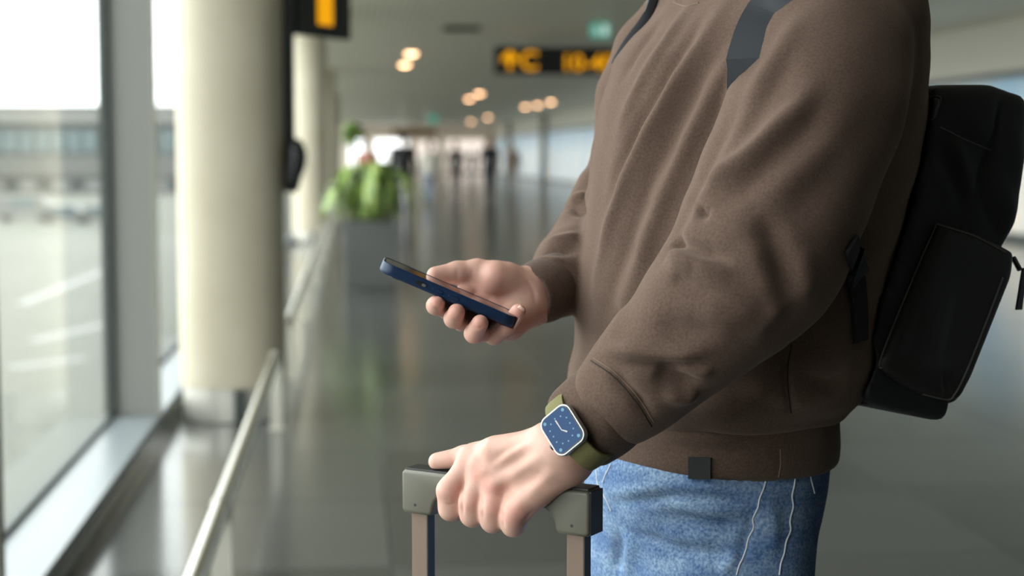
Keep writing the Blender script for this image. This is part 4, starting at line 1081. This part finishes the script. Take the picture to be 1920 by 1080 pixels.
def extruded(outline, y0, y1, bev, name, mat, parent, fr=hb, seg_=3):
    bm = bmesh.new(); vs = [bm.verts.new(Vector((x, y0, z))) for x, z in outline]; f = bm.faces.new(vs)
    r = bmesh.ops.extrude_face_region(bm, geom=[f]); nv = [g for g in r['geom'] if isinstance(g, bmesh.types.BMVert)]
    for v in nv: v.co.y = y1
    bmesh.ops.recalc_face_normals(bm, faces=bm.faces[:])
    if bev > 0:
        ed = [e for e in bm.edges if abs(e.verts[0].co.y - e.verts[1].co.y) < 1e-6]
        bmesh.ops.bevel(bm, geom=ed, offset=bev, segments=seg_, affect='EDGES', profile=.5)
    bm.verts.index_update(); q = MB(); q.add([fr(*v.co) for v in bm.verts], [tuple(v.index for v in f.verts) for f in bm.faces]); bm.free()
    return q.build(name, mat, parent, True)
grip = extruded(go, 0, HT, .004, 'grip', M['shell'], suit)
q = MB(); q.box((.003, .0035, -.001), (HL - .003, HT - .003, .0016), hb1, .0008); q.build('top_inlay', M['black'], grip)
q = MB(); q.box((HL - .002, .003, -.0445), (HL + .0006, HT - .002, -.001), hb1, .0006); q.build('end_plate', M['black'], grip)
for x in (.0175, HL - .0195):
    q = MB(); q.tube([hb(x, -.0002, -.036), hb(x, .002, -.036)], .0016, 12); q.build('screw', M['black'], grip)
for x in (.0075, HL - .0295):
    t_ = MB(); t_.box((x, .008, SUZ - HB_Z - .05), (x + .0195, .0215, -.044), hb1, .0012); tb_ = t_.build('tube', M['bronze'], suit)
    t_ = MB(); t_.box((x + .0190, .0085, SUZ - HB_Z - .05), (x + .0202, .0212, -.0445), hb1); t_.build('dark_side_face', M['bronze_side'], tb_)  # near-black sheet over the right-hand face of each tube
q = MB(); q.box((-.06, -.19, .08 - HB_Z), (HL + .05, .035, SUZ - HB_Z), hb1, .03); body = q.build('shell', M['suitcase'], suit, True)
for k in range(7):
    x = -.03 + k * (HL + .05) / 6; q = MB(); q.box((x - .008, -.194, .13 - HB_Z), (x + .008, -.188, SUZ - HB_Z - .05), hb1, .002); q.build('rib', M['suitcase'], body)
for x in (-.03, HL + .02):
    for y in (-.16, .005):
        q = MB(); q.box((x - .02, y - .015, .05 - HB_Z), (x + .02, y + .015, .085 - HB_Z), hb1, .004); ho_ = q.build('wheel_housing', M['rubber'], suit)
        q = MB(); q.tube([hb(x, y - .01, .028 - HB_Z), hb(x, y + .01, .028 - HB_Z)], .028, 18); q.build('wheel', M['rubber'], ho_, True)

# ================================================================== backpack
SP0 = at(1765, 480, 1.70)                 # point on the side panel facing the lens
def sidept(px, py, out=0.0): return on_plane(px, py, SP0, SIDE) + SIDE * out
def uv(px, py):
    p = sidept(px, py) - SP0; return np.array([p @ FRONT, p[2]])
def poly_sdf(p, poly):
    d = np.full(len(p), 1e9); s = np.ones(len(p)); n = len(poly)
    for i in range(n):
        a = poly[i]; b = poly[i - 1]; e = b - a; w_ = p - a
        t = np.clip(w_ @ e / (e @ e), 0, 1); q = w_ - t[:, None] * e; d = np.minimum(d, (q * q).sum(1))
        c1 = p[:, 1] >= a[1]; c2 = p[:, 1] < b[1]; c3 = e[0] * w_[:, 1] > e[1] * w_[:, 0]
        fl_ = (c1 & c2 & c3) | (~c1 & ~c2 & ~c3); s = np.where(fl_, -s, s)
    return s * np.sqrt(d)
def pack_part(pix, dep0, dep1, rnd, h=.005):
    poly = [uv(*p) for p in pix]
    def f(P):
        q = P - SP0; u = np.stack([q @ FRONT, q[:, 2]], 1); w_ = -(q @ SIDE)
        d2 = poly_sdf(u, poly) + rnd; dw = np.abs(w_ - (dep0 + dep1) / 2) - (dep1 - dep0) / 2 + rnd
        r_ = np.minimum(np.maximum(d2, dw), 0) + np.sqrt(np.maximum(d2, 0) ** 2 + np.maximum(dw, 0) ** 2) - rnd
        return smax(r_, .003 - sweater_sdf(P.astype(np.float32)), .004)      # rests against his back
    pts = np.array([SP0 + FRONT * a + ZUP * b for a, b in poly]); pts = np.concatenate([pts - SIDE * dep0, pts - SIDE * dep1])
    V, Q = polygonize(lambda P: f(P.astype(np.float64)).astype(np.float32), pts.min(0) - .01, pts.max(0) + .01, h)
    if len(V) < 20: return None, None
    return smooth_mesh(V, Q, 3), Q
pack = empty('backpack', sidept(1700, 790), 'black nylon and leather backpack worn on the back', 'backpack')
pv, pq = pack_part([(1716, 172), (1765, 158), (1878, 157), (1940, 178), (1938, 300), (1920, 420), (1893, 470), (1800, 735), (1788, 796), (1700, 776), (1578, 742), (1592, 705), (1606, 650), (1604, 590), (1638, 505), (1664, 400), (1690, 320), (1712, 230)], 0.0, .27, .022)
pb0 = bvh_of(pv, pq)
pv = sculpt(pv, vnormals(pv, pq), pb0, [
    ([(1905, 170), (1880, 200), (1868, 270), (1845, 320), (1825, 385)], -7 * A, .009), ([(1880, 180), (1850, 240), (1800, 230)], 3 * A, .016),
    ([(1775, 245), (1800, 300), (1822, 380)], 4 * A, .012), ([(1760, 240), (1815, 262), (1860, 280)], -2 * A, .005), ([(1755, 280), (1790, 330), (1810, 400)], -4 * A, .010),
    ([(1870, 330), (1890, 390), (1900, 440)], 5 * A, .014), ([(1840, 360), (1860, 410), (1880, 450)], -4 * A, .010), ([(1895, 220), (1905, 300)], 4 * A, .014),
    ([(1610, 705), (1660, 735), (1720, 752), (1780, 772)], -4 * A, .006), ([(1600, 720), (1660, 752), (1740, 775)], 3 * A, .010), ([(1690, 480), (1660, 560), (1630, 640)], 3 * A, .014)])
mesh_obj('main_compartment', pv, pq, M['pack'], pack); pb = bvh_of(pv, pq)
pv2, pq2 = pack_part([(1880, 440), (1918, 450), (1912, 500), (1906, 558), (1872, 660), (1846, 725), (1838, 750), (1826, 766), (1795, 768), (1790, 740), (1830, 640)], .02, .25, .016)
mesh_obj('front_compartment', pv2, pq2, M['pack'], pack)
pv3, pq3 = pack_part([(1756, 416), (1826, 438), (1892, 472), (1886, 520), (1850, 610), (1812, 705), (1792, 744), (1776, 752), (1735, 742), (1690, 722), (1650, 694), (1646, 680), (1690, 570), (1730, 475)], -.012, .03, .009, .0035)
pv3b = bvh_of(pv3, pq3)
pv3 = sculpt(pv3, vnormals(pv3, pq3), pv3b, [([(1650, 690), (1675, 685), (1695, 676)], -4 * A, .006), ([(1772, 700), (1776, 725), (1780, 745)], -4 * A, .005), ([(1690, 700), (1740, 690), (1780, 690)], 2.5 * A, .010), ([(1720, 600), (1780, 620)], 3 * A, .04)])
pk = mesh_obj('side_pocket', pv3, pq3, M['leather'], pack); tag(pk, 'smooth dark leather side pocket'); pv3b = bvh_of(pv3, pq3)
line_on(pv3b, [(1757, 420), (1728, 485), (1690, 575), (1660, 650), (1649, 684), (1654, 690)], .0011, 'piping', M['piping'], pk, .0005)
line_on(pv3b, [(1758, 421), (1826, 443), (1886, 474)], .0010, 'piping', M['piping'], pk, .0005)
line_on(pv3b, [(1880, 520), (1846, 610), (1810, 700), (1790, 738), (1776, 748), (1730, 738)], .0011, 'piping', M['piping'], pk, .0005)
line_on(pb, [(1716, 184), (1755, 181), (1763, 186), (1757, 205), (1748, 224), (1728, 222)], .0010, 'tab_stitching', M['piping'], pack, .0006)
line_on(pb, [(1762, 238), (1810, 262), (1858, 282)], .0008, 'seam', M['piping'], pack, .0002)
pv4, pq4 = pack_part([(1708, 186), (1756, 182), (1763, 188), (1749, 224), (1712, 226)], -.004, .01, .003, .0025); mesh_obj('handle_tab', pv4, pq4, M['leather'], pack)
# mesh back padding lying against his back
pv5, pq5 = pack_part([(1712, 235), (1730, 235), (1716, 320), (1690, 405), (1664, 500), (1632, 590), (1622, 655), (1606, 655), (1600, 592), (1634, 505), (1660, 400), (1686, 320)], -.006, .20, .006, .004)
if pv5 is not None: mesh_obj('back_padding', pv5, pq5, M['mesh'], pack)
# zip pull
zp = MB(); zp.tube([sidept(1913, 484, -.01), sidept(1912, 506, .0)], .003, 8); zpo = zp.build('zip_slider', M['zip'], pack, True)
zp = MB(); A0 = sidept(1915, 502, .003); A1 = sidept(1904, 580, .003); w_ = FRONT * .0042
zp.prism([A0 - w_ * .7, A0 + w_ * .7, A1 + w_, A1 - w_], SIDE * .003); zp.build('zip_pull', M['zip'], zpo)

def ribbon(name, pts, nrms, wd, th, mat, parent, side=None):
    V = []; Fc = []; n = len(pts)
    for i in range(n):
        t = nrm(pts[min(i + 1, n - 1)] - pts[max(i - 1, 0)]); nn = nrm(nrms[i]); sd = nrm(np.cross(t, nn)) if side is None else nrm(side)
        for x, z in ((-1, 0), (-.92, th), (.92, th), (1, 0), (.92, -th * .3), (-.92, -th * .3)): V.append(pts[i] + sd * x * wd / 2 + nn * z)
    for i in range(n - 1):
        for j in range(6): Fc.append((i * 6 + j, i * 6 + (j + 1) % 6, (i + 1) * 6 + (j + 1) % 6, (i + 1) * 6 + j))
    Fc += [tuple(range(5, -1, -1)), tuple((n - 1) * 6 + j for j in range(6))]
    q = MB(); q.add(V, Fc); return q.build(name, mat, parent, True)
def hug(pts, lift):
    """lay a path on the sweatshirt"""
    P, Nn = [], []
    for p in pts:
        h = sb.find_nearest(Vector(p)); P.append(np.array(h[0]) + np.array(h[1]) * lift); Nn.append(np.array(h[1]))
    for k in range(2):
        P = [P[0]] + [(P[i - 1] + 2 * P[i] + P[i + 1]) / 4 for i in range(1, len(P) - 1)] + [P[-1]]
        Nn = [Nn[0]] + [nrm(Nn[i - 1] + 2 * Nn[i] + Nn[i + 1]) for i in range(1, len(Nn) - 1)] + [Nn[-1]]
    return P, Nn
# near shoulder strap: from the pack over the shoulder, down the chest and in behind the sleeve
sp = surf_path(sb, [(1462, 3), (1440, 26), (1421, 60), (1409, 95), (1403, 118)], 4)
C_ = [p + nn * .004 for p, nn in sp]; d0 = float((C_[-1] - CAM) @ FWD); d1 = float((C_[0] - CAM) @ FWD)
CN = [nrm(nn * .4 - FWD * .6) for p, nn in sp]
T_, TN = hug(catmull([at(1690, -5, 1.80), at(1640, -60, 1.76), at(1570, -95, 1.70), at(1510, -75, 1.66)], 4), .004)
P_ = T_ + [at(1482, -32, d1 - .002)] + C_ + [at(1399, 138, d0 + .003), at(1396, 160, d0 + .009), at(1394, 185, d0 + .02), at(1394, 215, d0 + .04)]
N_ = TN + [nrm(TN[-1] * .4 + CN[0])] + CN + [CN[-1]] * 4
ribbon('shoulder_strap', P_, N_, .038, .006, M['strap'], pack)
# far shoulder strap, seen almost edge-on over the chest
P_, N_ = hug(catmull([at(1330, -70, 1.80), at(1280, -25, 1.83), at(1236, 18, 1.855), at(1204, 52, 1.865), at(1176, 86, 1.875), at(1156, 116, 1.885)], 5), .003)
ribbon('shoulder_strap', P_, N_, .030, .008, M['strap'], pack)
# lower strap and buckle between arm and back
lp = surf_path(sb, [(1592, 455), (1600, 510), (1607, 570), (1610, 640)], 5)
if len(lp) > 6:
    P_, N_ = hug([p for p, nn in lp], .002)
    s_ = ribbon('lower_strap', P_, N_, .024, .003, M['mesh'], pack)
    k = len(lp) // 3; ribbon('buckle', P_[k - 2:k + 2], N_[k - 2:k + 2], .030, .007, M['black'], s_)

# ================================================================== people further down the hall
def walker(px, Y, ht, top, legs, hairc, stride, label, face=1, topname='jacket', bag=False):
    p = on_plane(px, 292 + 1.3 * F_PX / Y, (0, 0, 0), (0, 0, 1)); x, y = p[0], p[1]; s = ht / 1.78; f = np.array([0, float(face), 0]); r = np.array([1.0, 0, 0])
    def g(a, b, c): return np.array([x, y, 0]) + (r * a + f * b + ZUP * c) * s
    hipz = .92
    LG = [[(g(.09 * k, 0, hipz), .085 * s), (g(.09 * k, .5 * stride * k, .50), .062 * s), (g(.09 * k, stride * k - .08 * (k < 0), .09), .045 * s)] for k in (1, -1)]
    AR = [[(g(.20 * k, 0, 1.42), .055 * s), (g(.25 * k, -.10 * k * stride * 2, 1.14), .045 * s), (g(.24 * k, .10 - .25 * k * stride, .90), .036 * s)] for k in (1, -1)]
    def body_s(P):
        d = smin(ell(P, g(0, .02, 1.66), np.eye(3), np.array([.078, .098, .118]) * s), seg(P, g(0, 0, 1.35), g(0, .01, 1.58), .06 * s, .052 * s), .04)
        d = smin(d, seg(P, g(0, .10, 1.66), g(0, .125, 1.63), .012 * s, .014 * s), .02)
        d = smin(d, seg(P, g(0, 0, .95), g(0, 0, 1.35), .10 * s, .12 * s), .05)
        for a in AR: d = smin(d, chain(P, [(q_[0], q_[1] * .75) for q_ in a] + [(a[2][0] - ZUP * .09 * s, .028 * s)]), .03)
        for l_ in LG: d = smin(d, chain(P, [(q_[0], q_[1] * .75) for q_ in l_]), .03)
        return d
    V, Q = polygonize(body_s, g(-.4, -.55 * face, 0) - .05, g(.4, .55 * face, 1.85) + .05, .022) if face > 0 else polygonize(body_s, np.array([x - .45, y - .6, -.02]), np.array([x + .45, y + .6, 1.95]), .022)
    o = mesh_obj('person', V, Q, M['skin'], None, True, origin=np.array([x, y, 0]))
    C = np.tile([.60, .38, .29, 1.0], (len(V), 1)).astype(np.float32); o.data.color_attributes.new('tone', 'FLOAT_COLOR', 'POINT').data.foreach_set('color', C.ravel())
    tag(o, label, 'person', 'walkers far down the hall')
    def top_s(P):
        d = seg(P, g(0, 0, .92), g(0, 0, 1.30), .155 * s, .165 * s); d = smin(d, seg(P, g(.14, 0, 1.42), g(-.14, 0, 1.42), .075 * s, .075 * s), .06)
        for a in AR: d = smin(d, chain(P, a), .03)
        return smax(d, P[:, 2] - 1.50 * s, .02)
    V, Q = polygonize(top_s, np.array([x - .5, y - .4, .7]), np.array([x + .5, y + .4, 1.65]), .022); mesh_obj(topname, V, Q, principled(topname + '_cloth', top, .85), o)
    def leg_s(P):
        d = chain(P, LG[0]); d = smin(d, chain(P, LG[1]), .03); d = smin(d, seg(P, g(.06, 0, .95), g(-.06, 0, .95), .11 * s, .11 * s), .05)
        return smax(d, .05 - P[:, 2], .01)
    V, Q = polygonize(leg_s, np.array([x - .4, y - .6, 0]), np.array([x + .4, y + .6, 1.1]), .022); mesh_obj('trousers', V, Q, principled('trouser_cloth', legs, .85), o)
    for l_ in LG:
        b0 = l_[2][0].copy(); b0[2] = 0
        fn = lambda P: smax(seg(P, b0 + ZUP * .05 - f * .04, b0 + f * .16 + ZUP * .04, .05, .042), .004 - P[:, 2], .006)
        V, Q = polygonize(fn, b0 - np.array([.1, .25, .02]), b0 + np.array([.1, .25, .15]), .015); mesh_obj('shoe', V, Q, M['rubber'], o)
    fh = lambda P: smax(ell(P, g(0, -.01, 1.69), np.eye(3), np.array([.09, .105, .112]) * s), ((P - g(0, .02, 1.66)) @ nrm(f * .8 - ZUP * .6).astype(np.float32)), .01)
    V, Q = polygonize(fh, np.array([x - .15, y - .18, 1.3]), np.array([x + .15, y + .18, 1.95]), .016); mesh_obj('hair', V, Q, principled('hair_c', hairc, .7), o)
    return o
walker(757, 33, 1.78, (.012, .012, .014), (.02, .022, .03), (.02, .015, .01), .22, 'walker in black jacket and dark trousers beside the planter')
walker(918, 46, 1.84, (.010, .012, .018), (.015, .02, .035), (.25, .12, .08), .25, 'tall walker in black jacket and navy trousers')
walker(855, 50, 1.76, (.06, .06, .055), (.03, .03, .03), (.2, .1, .06), .18, 'walker in dark grey jacket between the white-topped and black-jacketed walkers')
walker(806, 42, 1.68, (.70, .66, .58), (.16, .24, .34), (.10, .06, .04), .15, 'walker in white top and pale blue trousers')
walker(690, 36, 1.66, (.45, .20, .15), (.05, .05, .06), (.35, .15, .10), .12, 'walker in pinkish top behind the bushy plant', topname='top')
walker(962, 56, 1.70, (.22, .16, .11), (.20, .19, .18), (.1, .06, .04), .16, 'walker in brown jacket and pale trousers', face=-1)
walker(735, 70, 1.72, (.60, .56, .5), (.08, .08, .10), (.05, .04, .03), .15, 'distant walker in cream top and dark trousers', face=-1)
walker(885, 80, 1.70, (.42, .36, .32), (.14, .16, .2), (.05, .04, .03), .15, 'most distant walker in beige top and grey trousers')
